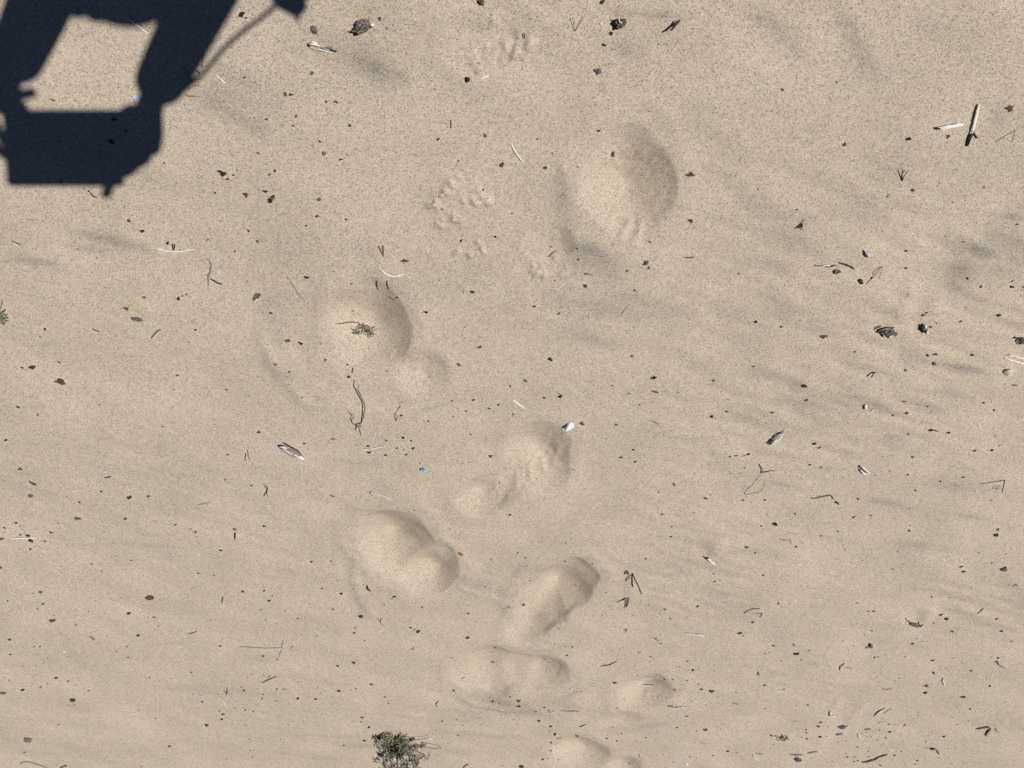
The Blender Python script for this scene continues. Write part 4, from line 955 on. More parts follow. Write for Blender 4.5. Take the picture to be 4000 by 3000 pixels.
# ------------------------------------------------------------------ landmarks used to say where a thing lies
LAND = [(*tp(1, 0, 920, 230), 'the large charred chunk'), (*tp(2, 0, 930, 190), 'the crusted lidded chunk'),
        (*tp(1, 0, 1828, 680), 'the black pebble'), (*tp(1, 0, 570, 420), 'the white splinter bundle'),
        (*tp(2, 0, 1390, 225), 'the leaning dark stick'), (*tp(3, 0, 1780, 1060), 'the white charred stick'),
        (*tp(2, 0, 1100, 1550), 'the largest footprint'), (*tp(2, 0, 1543, 1510), 'the brick-red flake'),
        (*tp(0, 0, 1185, 850), 'the pale shaded flake'), (300, 720, 'the tablet shadow'),
        (*tp(1, 1, 1700, 100), 'the clodded sand patch'), (*tp(3, 0, 1160, 1515), 'the upright needle pair'),
        (*tp(1, 1, 920, 1190), 'the leafy sprig'), (*tp(1, 1, 1292, 592), 'the square brown chip'),
        (*tp(0, 1, 1800, 700), 'the worm-like strip'), (*tp(0, 1, 1185, 1093), 'the dark bark slab'),
        (*tp(0, 1, 515, 1638), 'the brick-brown strip'), (*tp(3, 1, 1025, 1200), 'the layered bark chunk'),
        (*tp(3, 1, 1345, 1165), 'the sooty upright chunk'), (*tp(3, 1, 600, 640), 'the beaded broken twig'),
        (*tp(3, 1, 2130, 1450), 'the split white reed'), (*tp(3, 1, 1800, 600), 'the dark grain patch'),
        (*tp(1, 2, 870, 200), 'the tall curved stem'), (*tp(1, 2, 300, 590), 'the grey driftwood block'),
        (*tp(1, 2, 1440, 730), 'the blue scrap'), (*tp(2, 2, 490, 365), 'the white folded chip'),
        (*tp(2, 2, 200, 640), 'the middle footprint'), (*tp(3, 2, 80, 470), 'the splintered driftwood'),
        (*tp(2, 2, 2150, 850), 'the forked looping twig'), (*tp(3, 2, 830, 745), 'the white ring fragment'),
        (*tp(3, 2, 2000, 890), 'the larger standing needle'), (*tp(3, 2, 475, 980), 'the wavy rootlet'),
        (*tp(2, 2, 1710, 1530), 'the white bark fragment'), (*tp(1, 2, 1250, 1450), 'the double footprint at left'),
        (*tp(2, 3, 400, 150), 'the oval footprint'), (*tp(2, 3, 1080, 70), 'the standing stick'),
        (*tp(2, 3, 990, 230), 'the leaning wood chip'), (*tp(2, 3, 100, 860), 'the wide lower footprint'),
        (*tp(2, 3, 1170, 1000), 'the small right footprint'), (*tp(2, 3, 600, 1560), 'the bottom footprint'),
        (*tp(1, 3, 1250, 1450), 'the green plant'), (*tp(1, 3, 110, 625), 'the long grey stalk'),
        (*tp(0, 3, 450, 380), 'the ragged brown flake'), (*tp(0, 3, 1290, 180), 'the winged brown leaf'),
        (*tp(0, 3, 250, 1408), 'the grey corner lump'), (*tp(0, 2, 215, 1330), 'the faded white stem'),
        (*tp(0, 2, 280, 860), 'the sideways needle pair'), (*tp(0, 2, 2025, 1300), 'the red flake over needles'),
        (*tp(3, 3, 1275, 420), 'the curved bark chunk'), (*tp(3, 3, 885, 610), 'the pale wood cluster'),
        (*tp(3, 3, 640, 1305), 'the dusty bark block'), (*tp(3, 3, 1375, 945), 'the pink shell'),
        (*tp(3, 3, 1900, 1340), 'the grey branch'), (*tp(3, 3, 255, 1585), 'the dark shell'),
        (*tp(3, 3, 620, 1370), 'the blue strip'), (*tp(3, 3, 965, 1180), 'the thick whitish stick'),
        (*tp(3, 3, 920, 1580), 'the long low twig'), (*tp(2, 3, 1585, 505), 'the broad white splinter'),
        (*tp(0, 0, 1650, 770), 'the sleeve shadow'), (*tp(3, 3, 90, 992), 'the left white splinter'),
        (*tp(1, 3, 975, 108), 'the thick bark crescent'), (*tp(0, 1, 1500, 512), 'the long white stem')]
ORD = ['nearest', 'second', 'third', 'fourth', 'fifth', 'sixth', 'seventh', 'eighth', 'ninth', 'tenth', 'eleventh',
       'twelfth', 'thirteenth', 'fourteenth', 'fifteenth', 'sixteenth', 'seventeenth', 'eighteenth', 'nineteenth', 'twentieth']

def where(u, v):
    best = min(LAND, key=lambda q: (q[0] - u) ** 2 + 1.3 * (q[1] - v) ** 2)
    dx, dy = u - best[0], v - best[1]
    a = math.degrees(math.atan2(-dy, dx)) % 360
    d = ['right of', 'upper right of', 'above', 'upper left of', 'left of', 'lower left of', 'below', 'lower right of'][int((a + 22.5) // 45) % 8]
    return best[2], d, math.hypot(dx, dy)

# ------------------------------------------------------------------ slender litter
JOIN = {'right needle of the upright V pair', 'curved right needle of the upright V pair', 'right orange needle of a small V pair',
        'lower needle of a sideways pair', 'right needle of a narrow brown pair', 'middle needle of a small tuft',
        'left needle of a small tuft', 'small prong of the dark forked twig', 'arm of the forked brown twig',
        'grey upper fork on the long stalk', 'grey lower fork on the long stalk', 'small grey hook on the long stalk',
        'dark forked end of a white splinter', 'dark hooked end of a white stem', 'white middle of a broken twig',
        'dark flank of the broken twig', 'upper white edge of the split reed', 'pale lower fork of the grey branch',
        'loose fibre of the broad white splinter', 'right stem of the small dried sprig', 'short brown twig end',
        'short dark needle of a crossed pair', 'grey end of a half-buried stick', 'fine looping root under the forked twig'}
WHOLE = {'left needle of the upright V pair': 'upright V-shaped pair of brown needles',
         'left orange needle of a small V pair': 'small orange V-shaped pair of needles',
         'upper needle of a sideways pair': 'dark pair of needles lying sideways',
         'left needle of a narrow brown pair': 'narrow brown pair of needles',
         'right needle of a small tuft': 'small fanned tuft of three needles',
         'dark forked twig': 'dark forked twig', 'forked brown twig': 'forked brown twig with a fine looping root',
         'long straight grey stalk': 'long straight grey stalk with forked grey end',
         'white splinter with a dark forked end': 'white splinter with a dark forked end',
         'slim white stem with a dark hooked end': 'slim white stem with a dark hooked end',
         'brown end of a broken twig': 'broken twig, brown and white along its length',
         'lower white edge of the split reed': 'split white reed open like a narrow frame',
         'thick grey branch end': 'thick grey forked branch end', 'broad white splinter': 'broad white splinter with loose fibre',
         'left stem of the small dried sprig': 'small dried sprig of two crossed stems',
         'long brown needle of a crossed pair': 'crossed pair of brown needles',
         'white end of a half-buried stick': 'half-buried stick, white at one end and grey at the other'}
CATS = {'pine_needle': 'pine needle', 'twig': 'twig', 'wood_splinter': 'wood splinter', 'grass_stem': 'stem', 'bark_strip': 'bark',
        'leaf_scrap': 'leaf', 'reed': 'reed'}
used = set()
def single(label):
    k = label
    i = 0
    while k.lower() in used and i < 18:
        i += 1
        k = label + ', ' + ['a little further out', 'further out', 'farthest out'][min(i - 1, 2)]
        if i > 3:
            break
    used.add(k.lower())
    return k

rs = random.Random(5)
i = 0
while i < len(SLENDER):
    nm, key, wd, c, r, txt, look = SLENDER[i]
    P = parse(c, r, txt)
    fol = []
    j = i + 1
    while j < len(SLENDER) and SLENDER[j][6] in JOIN:
        fol.append(SLENDER[j]); j += 1
    me_, org = slender_mesh(nm, key, wd, P, rs)
    mu = sum(p[0] for p in P) / len(P); mv = sum(p[1] for p in P) / len(P)
    lm, d, dist = where(mu, mv)
    lab = WHOLE.get(look, look) if fol else look
    if dist > 40 and len(lab.split()) + len(d.split()) + len(lm.split()) <= 16 and lm.split()[-1] not in lab:
        lab = lab + ' ' + d + ' ' + lm
    if len(lab.split()) < 5:
        lab += ' lying on the sand'
    lab = single(lab)
    if not fol:
        o = link(nm, me_, None, org)
        tag(o, lab, CATS[nm])
    else:
        tn = {'pine_needle': 'needle_pair', 'twig': 'forked_twig', 'reed': 'split_reed'}.get(nm, nm)
        root = thing(tn, org, lab, CATS[nm])
        link(nm if tn != nm else 'stem', me_, root)
        for f in fol:
            m2, o2 = slender_mesh(f[0], f[1], f[2], parse(f[3], f[4], f[5]), rs)
            link(f[0] if f[0] != tn else 'side_fibre', m2, root, o2 - org)
    i = j

# ------------------------------------------------------------------ small litter, one object each
rc = random.Random(21)
def crumb_mesh(kind, n):
    """A crumb one unit long: irregular notched outline, domed and broken on top."""
    k = 10
    asp = rc.uniform(.5, .9)
    notch = [rc.uniform(0, 6.28), rc.uniform(0, 6.28)]
    pts = []
    for i in range(k):
        a = 2 * math.pi * i / k + rc.uniform(-.2, .2)
        rr_ = rc.uniform(.34, .60)
        if any(abs((a - q + math.pi) % (2 * math.pi) - math.pi) < w for q, w in zip(notch, (.7, .4))):
            rr_ *= rc.uniform(.3, .65)
        pts.append((rr_ * math.cos(a), rr_ * math.sin(a) * asp))
    if kind == 'flat':
        th, up_ = .09, .12
    else:
        th, up_ = .24, .36
    V = [(x * .95, y * .95, -.08) for x, y in pts]
    V += [(x, y, th * rc.uniform(.6, 1.5)) for x, y in pts]
    V += [(x * .45, y * .45, up_ * rc.uniform(.6, 1.25)) for x, y in pts]
    V.append((0, 0, up_ * rc.uniform(.7, 1.1)))
    F = []
    for i in range(k):
        j = (i + 1) % k
        F += [(i, j, k + j, k + i), (k + i, k + j, 2 * k + j, 2 * k + i), (2 * k + i, 2 * k + j, 3 * k)]
    return V, F

KEYS = {'k': 'black', 'd': 'dark brown', 'r': 'red-brown', 'g': 'grey', 'o': 'tan', 'w': 'white'}
NAMES = {'k': 'bark_crumb', 'd': 'bark_crumb', 'r': 'bark_flake', 'g': 'grey_bark_piece', 'o': 'straw_flake', 'w': 'shell_chip'}
WORD = {'k': 'bark crumb', 'd': 'bark crumb', 'r': 'bark flake', 'g': 'bark piece', 'o': 'straw flake', 'w': 'shell chip'}
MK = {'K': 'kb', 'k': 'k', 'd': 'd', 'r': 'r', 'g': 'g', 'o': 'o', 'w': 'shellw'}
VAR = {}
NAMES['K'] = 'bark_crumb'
for kd in 'kKdrgow':
    VAR[kd] = []
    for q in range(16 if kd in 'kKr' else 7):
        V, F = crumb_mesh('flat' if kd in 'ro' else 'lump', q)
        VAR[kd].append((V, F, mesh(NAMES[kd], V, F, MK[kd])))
items = []
for (c, r), txt in SURVEY.items():
    for w in txt.split():
        q = w.split(',')
        u, v = tp(c, r, float(q[0]), float(q[1]))
        items.append((float(q[2]), u, v, q[3] if len(q) > 3 else 'k'))
items.sort(key=lambda t: -t[0])
crumbs = [t for t in items if t[3] in 'kd']
others = [t for t in items if t[3] not in 'kd']
single_out = crumbs[:288] + others
rest = crumbs[288:]

def crumb_place(t):
    s, u, v, kd = t
    V, F, me_ = rc.choice(VAR['K' if kd in 'kd' and v > 2150 + rc.uniform(-250, 250) else kd])  # crumbs low in the view take the glare-lightened bark
    p = on_sand(u, v)
    L = max(s * 1.1, 11) * mpp(u, v) / 2.212
    rot = rc.uniform(-.55, .55) + (math.pi if rc.random() < .5 else 0)
    tilt = (rc.uniform(-.22, .22), rc.uniform(-.22, .22))
    p.z += -0.00015
    return V, F, me_, p, L, rot, tilt

buckets = {}
for t in single_out:
    lm, d, dist = where(t[1], t[2])
    buckets.setdefault((lm, d, t[3]), []).append((dist, t))
lab_of = {}
for (lm, d, kd), lst in buckets.items():
    lst.sort(key=lambda q: q[0])
    for n_, (dist, t) in enumerate(lst):
        size = 'large ' if t[0] >= 46 else ('small ' if t[0] < 22 else '')
        if dist < 18:
            lab_of[id(t)] = f'{size}{KEYS[kd]} {WORD[kd]} at {lm}'
        elif len(lst) == 1:
            lab_of[id(t)] = f'{size}{KEYS[kd]} {WORD[kd]} {d} {lm}'
        else:
            lab_of[id(t)] = f'{ORD[min(n_, 19)]} {size}{KEYS[kd]} {WORD[kd]} out from {lm}, {d} it'
SPECIAL = {(0, 3, 450, 380): 'ragged notched brown bark flake lying in the lower left of the sand',
           (0, 3, 1290, 180): 'winged brown leaf scrap with a dark raised edge, lower left',
           (0, 3, 250, 1408): 'grey lump of bark near the lower left corner',
           (2, 0, 1543, 1510): 'brick-red three-lobed bark flake right of the largest footprint',
           (1, 1, 1292, 592): 'square brown bark chip above the white crescent strip',
           (0, 1, 515, 1638): 'long brick-brown bark strip near the left edge',
           (3, 0, 2090, 935): 'rectangular red-brown bark flake with a pointed corner, upper right edge',
           (2, 0, 867, 1335): 'dark red bark flake lying inside the largest footprint',
           (0, 2, 2023, 1257): 'red-brown bark flake above the two upright needles at left'}
spos = {tuple(round(x) for x in tp(k[0], k[1], k[2], k[3])): lab for k, lab in SPECIAL.items()}
GRP = {'k': 'black and dark bark crumbs strewn over the sand', 'd': 'black and dark bark crumbs strewn over the sand',
       'r': 'red-brown bark flakes strewn over the sand', 'g': 'grey bark pieces strewn over the sand',
       'o': 'straw flakes strewn over the sand', 'w': 'white shell chips strewn over the sand'}
for t in single_out:
    V, F, me_, p, L, rot, tilt = crumb_place(t)
    key = (round(t[1]), round(t[2]))
    lab = spos.get(key, lab_of[id(t)])
    o = link(NAMES[t[3]], me_, None, p)
    o.rotation_euler = (tilt[0], tilt[1], rot)
    o.scale = (L, L, L)
    tag(o, single(lab), {'k': 'bark', 'd': 'bark', 'r': 'bark', 'g': 'bark', 'o': 'straw', 'w': 'shell'}[t[3]], GRP[t[3]])

AV, AF = [], []
for t in rest:
    V, F, me_, p, L, rot, tilt = crumb_place(t)
    b0 = len(AV)
    R = Matrix.Rotation(rot, 3, 'Z')
    AV += [p + R @ (Vector(q) * L) for q in V]
    AF += [tuple(b0 + k for k in f) for f in F]
rf = random.Random(77)
for q in range(420):                                    # the dust of crumbs too fine to survey
    v = 3000 * (1 - rf.random() ** 1.6 * .95)
    u = rf.uniform(0, 4000)
    if u < 1200 and v < 800:
        continue
    p = on_sand(u, v)
    L = rf.uniform(.0012, .0024)
    V, F, me_ = rf.choice(VAR['k'])
    b0 = len(AV)
    R = Matrix.Rotation(rf.uniform(0, 6.28), 3, 'Z')
    AV += [p + R @ (Vector(x) * L) for x in V]
    AF += [tuple(b0 + k for k in f) for f in F]
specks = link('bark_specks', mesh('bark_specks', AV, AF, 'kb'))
specks['kind'] = 'stuff'
specks['label'] = 'fine dark bark specks strewn thinly over the whole beach'
# ------------------------------------------------------------------ larger pieces, one by one
def sub_slender(name, key, wd, c, r, txt, root, seed=3):
    m_, o_ = slender_mesh(name, key, wd, parse(c, r, txt), random.Random(seed))
    return link(name, m_, root, o_ - root.location)

def root_at(name, c, r, x, y, label, cat):
    p = on_sand(*tp(c, r, x, y))
    return thing(name, p, label, cat)

# charred chunk with grey bark skin and a pale chip
t = root_at('charred_chunk', 1, 0, 925, 230, 'large sooty charred bark chunk with grey bark skin, right of the strap shadow', 'bark')
place_chunk('charred_body', 'char', 1, 0, 850, 262, 990, 205, 118, 24, 3, parent=t, rough=.3)
poly_thing('bark_skin', 'charg', 1, 0, [(868, 195), (900, 155), (955, 165), (985, 185), (1000, 205), (975, 220), (930, 190), (895, 200)], 3, parent=t, lift=14, tilt=(.15, -.1, 0), curl=-.2)
poly_thing('wood_chip', 'w', 1, 0, [(1000, 195), (1025, 195), (1030, 210), (1010, 220), (998, 212)], 3, parent=t, lift=9)
place_chunk('charred_end', 'k', 1, 0, 960, 240, 1010, 215, 34, 11, 8, parent=t)

t = root_at('crusted_chunk', 2, 0, 930, 190, 'crusted sooty bark chunk topped by a pale-edged hollow lid, top centre-right', 'bark')
place_chunk('crusted_body', 'char', 2, 0, 865, 205, 998, 192, 95, 20, 14, parent=t, rough=.3)
poly_thing('lid', 'charg', 2, 0, [(925, 138), (960, 152), (985, 172), (970, 188), (930, 192), (922, 168)], 3, parent=t, lift=17, curl=.35, tilt=(-.15, .2, 0))
sub_slender('pale_edge', 'w', 10, 2, 0, "926,140,21 925,165,21 932,192,20 955,196,19", t)

place_chunk('bark_block', 'charg', 1, 0, 480, 222, 535, 285, 58, 8, 22, 'dark grey ribbed bark block above the white splinter bundle', 'bark', rough=.2, fibre=1)
place_chunk('bark_block', 'char', 1, 0, 1912, 12, 1980, 22, 48, 9, 23, 'sooty bark chunk cut by the top edge, right of centre', 'bark', fibre=1)
place_chunk('bark_block', 'charg', 2, 0, 768, 34, 795, -8, 34, 8, 24, 'grey bark piece with a white face at the top edge', 'bark', fibre=1)
place_chunk('pebble', 'k', 1, 0, 1806, 686, 1852, 682, 46, 10, 25, 'smooth jet-black rounded pebble left of a small white sliver', 'pebble', rough=.06, fibre=0)
place_chunk('shell_chip', 'shellw', 2, 0, 752, 203, 786, 198, 16, 6, 26, 'little curved brown and white shell chip left of the crusted chunk', 'shell')
place_chunk('shell_chip', 'shellw', 1, 1, 1648, 1412, 1676, 1408, 18, 5, 27, 'little white shell chip on the heel mound of the sprig footprint', 'shell')

t = root_at('splinter_bundle', 1, 0, 570, 415, 'bundle of white weathered wood splinters near the top edge', 'driftwood')
for k, (key, w, txt) in enumerate([('w', 22, "458,378,6 500,385,9 552,398,5"), ('w', 20, "470,365,8 510,368,10 556,382,4"),
                                   ('y', 12, "500,360,8 540,372,8 556,378,4"), ('w', 12, "520,432,3 560,430,6 600,442,5 655,462,2"),
                                   ('y', 13, "555,405,5 600,428,6 648,452,3"), ('y', 14, "590,415,6 630,410,8 668,432,5"),
                                   ('charg', 12, "600,408,6 640,405,7 665,420,4"), ('d', 14, "640,425,5 680,438,6 702,450,2"),
                                   ('k', 16, "445,372,3 455,395,5 470,402,3")]):
    sub_slender('splinter', key, w, 1, 0, txt, t, 40 + k)

m_, o_ = slender_mesh('dark_stick', 'd', 28, parse(2, 0, "1452,172,1 1425,205,7 1395,238,13 1368,264,19"), random.Random(8))
t = thing('dark_stick', o_, 'dark bark stick leaning out of the sand near the top edge', 'stick')
link('shaft', m_, t)
sub_slender('snag', 'd', 15, 2, 0, "1412,178,3 1408,205,8 1400,225,10", t)

t = root_at('white_stick', 3, 0, 1775, 1080, 'longest white stick with a charred black lower end, upper right', 'stick')
sub_slender('bleached_shaft', 'w', 25, 3, 0, "1824,900,1 1808,960,3 1785,1060,4 1762,1150,4", t)
sub_slender('dark_flank', 'charg', 12, 3, 0, "1814,902,2 1797,965,3 1778,1040,3", t)
sub_slender('charred_end', 'k', 26, 3, 0, "1764,1150,4 1745,1200,4 1720,1262,2", t)
t = root_at('wood_sliver', 3, 0, 1570, 1095, 'broad flat white wood sliver left of the white charred stick', 'wood splinter')
sub_slender('splinter', 'w', 34, 3, 0, "1462,1105,3 1530,1098,6 1600,1088,6 1660,1078,5 1692,1074,2", t)
sub_slender('splinter', 'w', 16, 3, 0, "1485,1116,3 1550,1108,4 1620,1096,3", t)
sub_slender('dark_end', 'k', 16, 3, 0, "1452,1101,4 1475,1110,5 1490,1114,3", t)

t = root_at('winged_bark', 3, 1, 278, 290, 'dark winged bark scrap with raised points, right of the largest footprint', 'bark')
poly_thing('wing', 'k', 3, 1, [(246, 312), (262, 285), (294, 262), (300, 290), (275, 308)], 2, parent=t, lift=2, tilt=(.1, .1, 0))
sub_slender('spike', 'b', 9, 3, 1, "312,240,2 298,275,5 296,305,6 302,330,3", t)
sub_slender('spike', 'b', 7, 3, 1, "230,318,2 262,300,4 296,292,4", t)

t = root_at('bark_slab', 0, 1, 1185, 1093, 'dark two-humped bark slab lying left of centre', 'bark')
place_chunk('slab', 'charg', 0, 1, 1160, 1090, 1242, 1108, 42, 7, 31, parent=t, fibre=1)
place_chunk('slab', 'charg', 0, 1, 1130, 1075, 1178, 1106, 30, 6, 32, parent=t, fibre=1)
t = root_at('bark_slab', 1, 1, 12, 895, 'dark bark slab with a white lower edge, above the worn ring of the sprig footprint', 'bark')
place_chunk('slab', 'charg', 1, 1, -22, 930, 45, 872, 52, 7, 33, parent=t, fibre=1)
sub_slender('white_edge', 'w', 16, 1, 1, "-12,950,4 0,935,6 14,925,5", t)

# layered bark chunk, right
t = root_at('layered_chunk', 3, 1, 1025, 1205, 'large layered grey-black bark chunk with a sand-filled hollow, right side', 'bark')
place_chunk('chunk_body', 'charg', 3, 1, 945, 1195, 1100, 1205, 84, 14, 41, parent=t, rough=.25, fibre=1)
poly_thing('bark_layer', 'charg', 3, 1, [(1000, 1200), (1040, 1175), (1098, 1188), (1095, 1212), (1055, 1235), (1010, 1240)], 3, parent=t, lift=12, tilt=(0, .12, 0))
for k, txt in enumerate(["950,1195,10 985,1180,14 1030,1165,13", "952,1208,10 990,1192,15 1040,1176,14", "960,1222,8 1000,1205,14 1030,1192,13",
                         "1000,1240,8 1025,1252,8 1050,1238,8"]):
    sub_slender('bark_ridge', 'w' if k == 3 else ('k', 'y', 'k')[k], 13, 3, 1, txt, t, 60 + k)
poly_thing('sand_fill', 's', 3, 1, [(1020, 1215), (1050, 1205), (1068, 1215), (1050, 1232), (1025, 1232)], 2, parent=t, lift=15)
t = root_at('sooty_chunk', 3, 1, 1345, 1165, 'upright sooty chunk with white patches, right of the layered bark chunk', 'bark')
place_chunk('chunk_body', 'char', 3, 1, 1325, 1135, 1362, 1205, 46, 15, 43, parent=t, rough=.3)
poly_thing('white_patch', 'w', 3, 1, [(1330, 1130), (1345, 1128), (1350, 1150), (1340, 1158)], 3, parent=t, lift=12)
poly_thing('white_patch', 'shellw', 3, 1, [(1345, 1175), (1362, 1180), (1368, 1200), (1350, 1198)], 3, parent=t, lift=12)

def ribbed(c, r, x, y, L, n, label, key, seed):
    t = root_at('ribbed_shell', c, r, x, y, label, 'shell')
    for k in range(n):
        yy = y - L * .35 + L * .7 * k / (n - 1)
        h = 5 + 5 * math.sin(math.pi * (k + .5) / n)
        w = L * (.42 + .1 * math.sin(math.pi * (k + .5) / n))
        sub_slender('rib', key, L * .26, c, r, f"{x - w},{yy + 3},{h * .4} {x - w * .3},{yy},{h} {x + w * .4},{yy - 2},{h} {x + w},{yy - 5},{h * .3}", t, seed + k)
    return t
ribbed(3, 1, 2082, 1562, 56, 4, 'small ribbed white shell below the split white reed', 'shellw', 80)
ribbed(3, 1, 2195, 1290, 62, 4, 'ribbed grey-black piece at the right edge above the split reed', 'charg', 90)
t = root_at('wood_chip', 3, 1, 865, 532, 'striped grey and white chip of splinters right of centre', 'wood splinter')
for k, (key, txt) in enumerate([('w', "832,495,3 850,520,6 878,560,3"), ('y', "845,505,5 865,525,7 890,548,3"), ('charg', "838,515,3 848,540,6 870,565,3"),
                                ('w', "850,510,6 872,535,7 886,556,4")]):
    sub_slender('splinter', key, 16, 3, 1, txt, t, 100 + k)

# driftwood
t = root_at('driftwood_block', 1, 2, 300, 592, 'grey weathered driftwood block with a pale broken end, left of centre', 'driftwood')
place_chunk('wood_block', 'y', 1, 2, 205, 545, 412, 640, 62, 13, 111, parent=t, rough=.12, fibre=1)
for k, (key, w, txt) in enumerate([('y', 16, "240,525,13 300,555,15 370,598,13 400,615,8"), ('b', 14, "250,522,10 310,560,15 385,600,11"),
                                   ('w', 13, "230,555,9 290,595,10 350,632,9"), ('w', 15, "330,610,12 375,635,12 412,655,6"),
                                   ('k', 20, "190,535,4 210,540,7 232,540,7"), ('w', 16, "205,545,8 235,545,10 265,560,8"),
                                   ('w', 22, "378,625,10 400,640,9 415,648,5")]):
    sub_slender('wood_fibre', key, w, 1, 2, txt, t, 112 + k)
t = root_at('splintered_driftwood', 3, 2, 80, 470, 'splintered white and grey driftwood piece with a dark tip, right half', 'driftwood')
for k, (key, w, txt) in enumerate([('w', 22, "30,532,4 80,475,9 145,405,3"), ('y', 18, "20,525,5 70,470,10 120,420,5"), ('w', 12, "45,535,5 90,490,8 135,430,4"),
                                   ('charg', 15, "12,512,5 45,490,9 75,462,7"), ('k', 20, "0,522,4 20,512,8 40,500,6"), ('y', 10, "60,505,8 105,455,9 150,398,3")]):
    sub_slender('splinter', key, w, 3, 2, txt, t, 130 + k)
t = root_at('bark_fragment', 2, 2, 1710, 1530, 'crumbling white bark fragment with dark upper end, below right of centre', 'driftwood')
for k, (key, w, txt) in enumerate([('w', 22, "1690,1515,4 1725,1540,7 1758,1565,3"), ('w', 18, "1680,1520,5 1705,1512,8 1720,1525,5"), ('k', 14, "1652,1492,3 1672,1502,6 1700,1512,5"),
                                   ('y', 14, "1700,1530,5 1730,1552,6 1762,1562,3"), ('k', 12, "1668,1510,3 1685,1518,5 1695,1522,4")]):
    sub_slender('splinter', key, w, 2, 2, txt, t, 140 + k)
t = root_at('white_spike', 3, 2, 845, 200, 'small pale upright wedge of wood beside a tiny white chip', 'wood splinter')
sub_slender('wedge', 'w', 22, 3, 2, "846,178,2 846,198,6 844,222,5", t)
sub_slender('dark_side', 'charg', 12, 3, 2, "836,200,3 832,216,4", t)
t = root_at('ring_fragment', 3, 2, 830, 748, 'white ring-shaped bark fragment with dark shadowed hollow, right half', 'bark')
for k, (key, w, txt) in enumerate([('w', 15, "795,722,4 812,716,8 830,732,8 862,760,7 878,772,3"), ('w', 15, "800,740,4 815,760,7 840,780,6 850,782,3"),
                                   ('charg', 12, "795,745,3 820,745,5 845,765,5"), ('k', 12, "798,720,2 802,735,4")]):
    sub_slender('rim', key, w, 3, 2, txt, t, 150 + k)
t = root_at('wood_cluster', 3, 3, 885, 610, 'little cluster of pale grey wood bits, lower right', 'driftwood')
for k, (key, w, txt) in enumerate([('y', 20, "892,595,4 905,608,8 895,628,4"), ('charg', 17, "890,582,3 895,600,7 888,625,4"), ('y', 15, "845,627,3 865,620,5 880,622,3"),
                                   ('w', 14, "905,592,4 915,600,7 908,612,4")]):
    sub_slender('splinter', key, w, 3, 3, txt, t, 160 + k)

# standing stick and leaning chip, lower centre-right
t = root_at('standing_stick', 2, 3, 1048, -12, 'brown stick standing in the sand with its shadow beside it', 'stick')
sub_slender('shaft', 'b', 15, 2, 3, "1042,-25,1 1062,28,11 1092,92,25 1120,156,37", t)
sub_slender('side_twig', 'b', 12, 2, 2, "975,1645,1 992,1628,6 1006,1624,6 1003,1650,3", t)
t = root_at('leaning_wood_chip', 2, 3, 995, 200, 'grey flat wood chip leaning out of the sand below the standing stick', 'wood chip')
base = [on_sand(*tp(2, 3, x, y)) for x, y in ((972, 190), (1018, 186))]
tip = [on_sand(*tp(2, 3, 966, 282), .030), on_sand(*tp(2, 3, 1000, 262), .028)]
A_, B_, C_, D_ = base[0], base[1], tip[1], tip[0]
nrm = (B_ - A_).cross(D_ - A_).normalized() * .0016
V, F = [], []
n_ = 4
for s_ in range(n_):
    f0, f1 = s_ / n_ + .02, (s_ + 1) / n_ - .02
    jag = [0.0, -.12, .06, -.06][s_]
    q = [A_.lerp(B_, f0), A_.lerp(B_, f1), (A_.lerp(B_, f1)).lerp(D_.lerp(C_, f1), 1 + jag), (A_.lerp(B_, f0)).lerp(D_.lerp(C_, f0), 1 + jag * .5)]
    V = [p - t.location - nrm * (1 + .3 * (s_ % 2)) for p in q] + [p - t.location + nrm for p in q]
    link('wood_layer', mesh('wood_layer', V, [(3, 2, 1, 0), (4, 5, 6, 7), (0, 1, 5, 4), (1, 2, 6, 5), (2, 3, 7, 6), (3, 0, 4, 7)], 'y'), t)

# bark chunks and shells, lower right
t = root_at('curved_bark_chunk', 3, 3, 1275, 422, 'dark curved bark chunk with a lifted tail, lower right', 'bark')
place_chunk('chunk_body', 'charg', 3, 3, 1222, 405, 1330, 435, 46, 9, 171, parent=t, rough=.25, fibre=1)
sub_slender('tail', 'd', 9, 3, 3, "1218,380,12 1222,395,8 1232,410,4", t)
sub_slender('tail', 'd', 12, 3, 3, "1300,435,4 1325,432,8 1336,415,10", t)
place_chunk('bark_block', 'charg', 3, 3, 602, 1305, 685, 1300, 46, 9, 172, 'dusty dark bark block just above the blue strip', 'bark', fibre=1)
t = root_at('dark_shell', 3, 3, 255, 1585, 'dark blue-grey shell with paler growth lines near the bottom edge', 'shell')
place_chunk('valve', 'mussel', 3, 3, 222, 1575, 292, 1597, 44, 10, 173, parent=t, rough=.03, fibre=.1)
for k in range(3):
    sub_slender('growth_line', 'g', 5, 3, 3, f"{252 + 12 * k},{1572 + 2 * k},9 {262 + 12 * k},{1586 + 3 * k},9 {258 + 12 * k},{1602 + 1 * k},4", t, 180 + k)
place_chunk('pink_shell', 'pink', 3, 3, 1354, 944, 1397, 947, 34, 8, 174, 'rounded pink-brown shell, lower right', 'shell', rough=.04, fibre=.05)
t = root_at('white_fragment', 3, 3, 548, 1197, 'three-pointed white fragment, lower right', 'wood splinter')
sub_slender('point', 'w', 15, 3, 3, "545,1175,4 543,1195,7 535,1214,3", t)
sub_slender('point', 'w', 12, 3, 3, "535,1212,3 555,1212,6 575,1216,2", t)
t = root_at('leaf_scrap', 3, 3, 1430, 1497, 'curled grey-green leaf scrap with a pale spot, lower right', 'leaf')
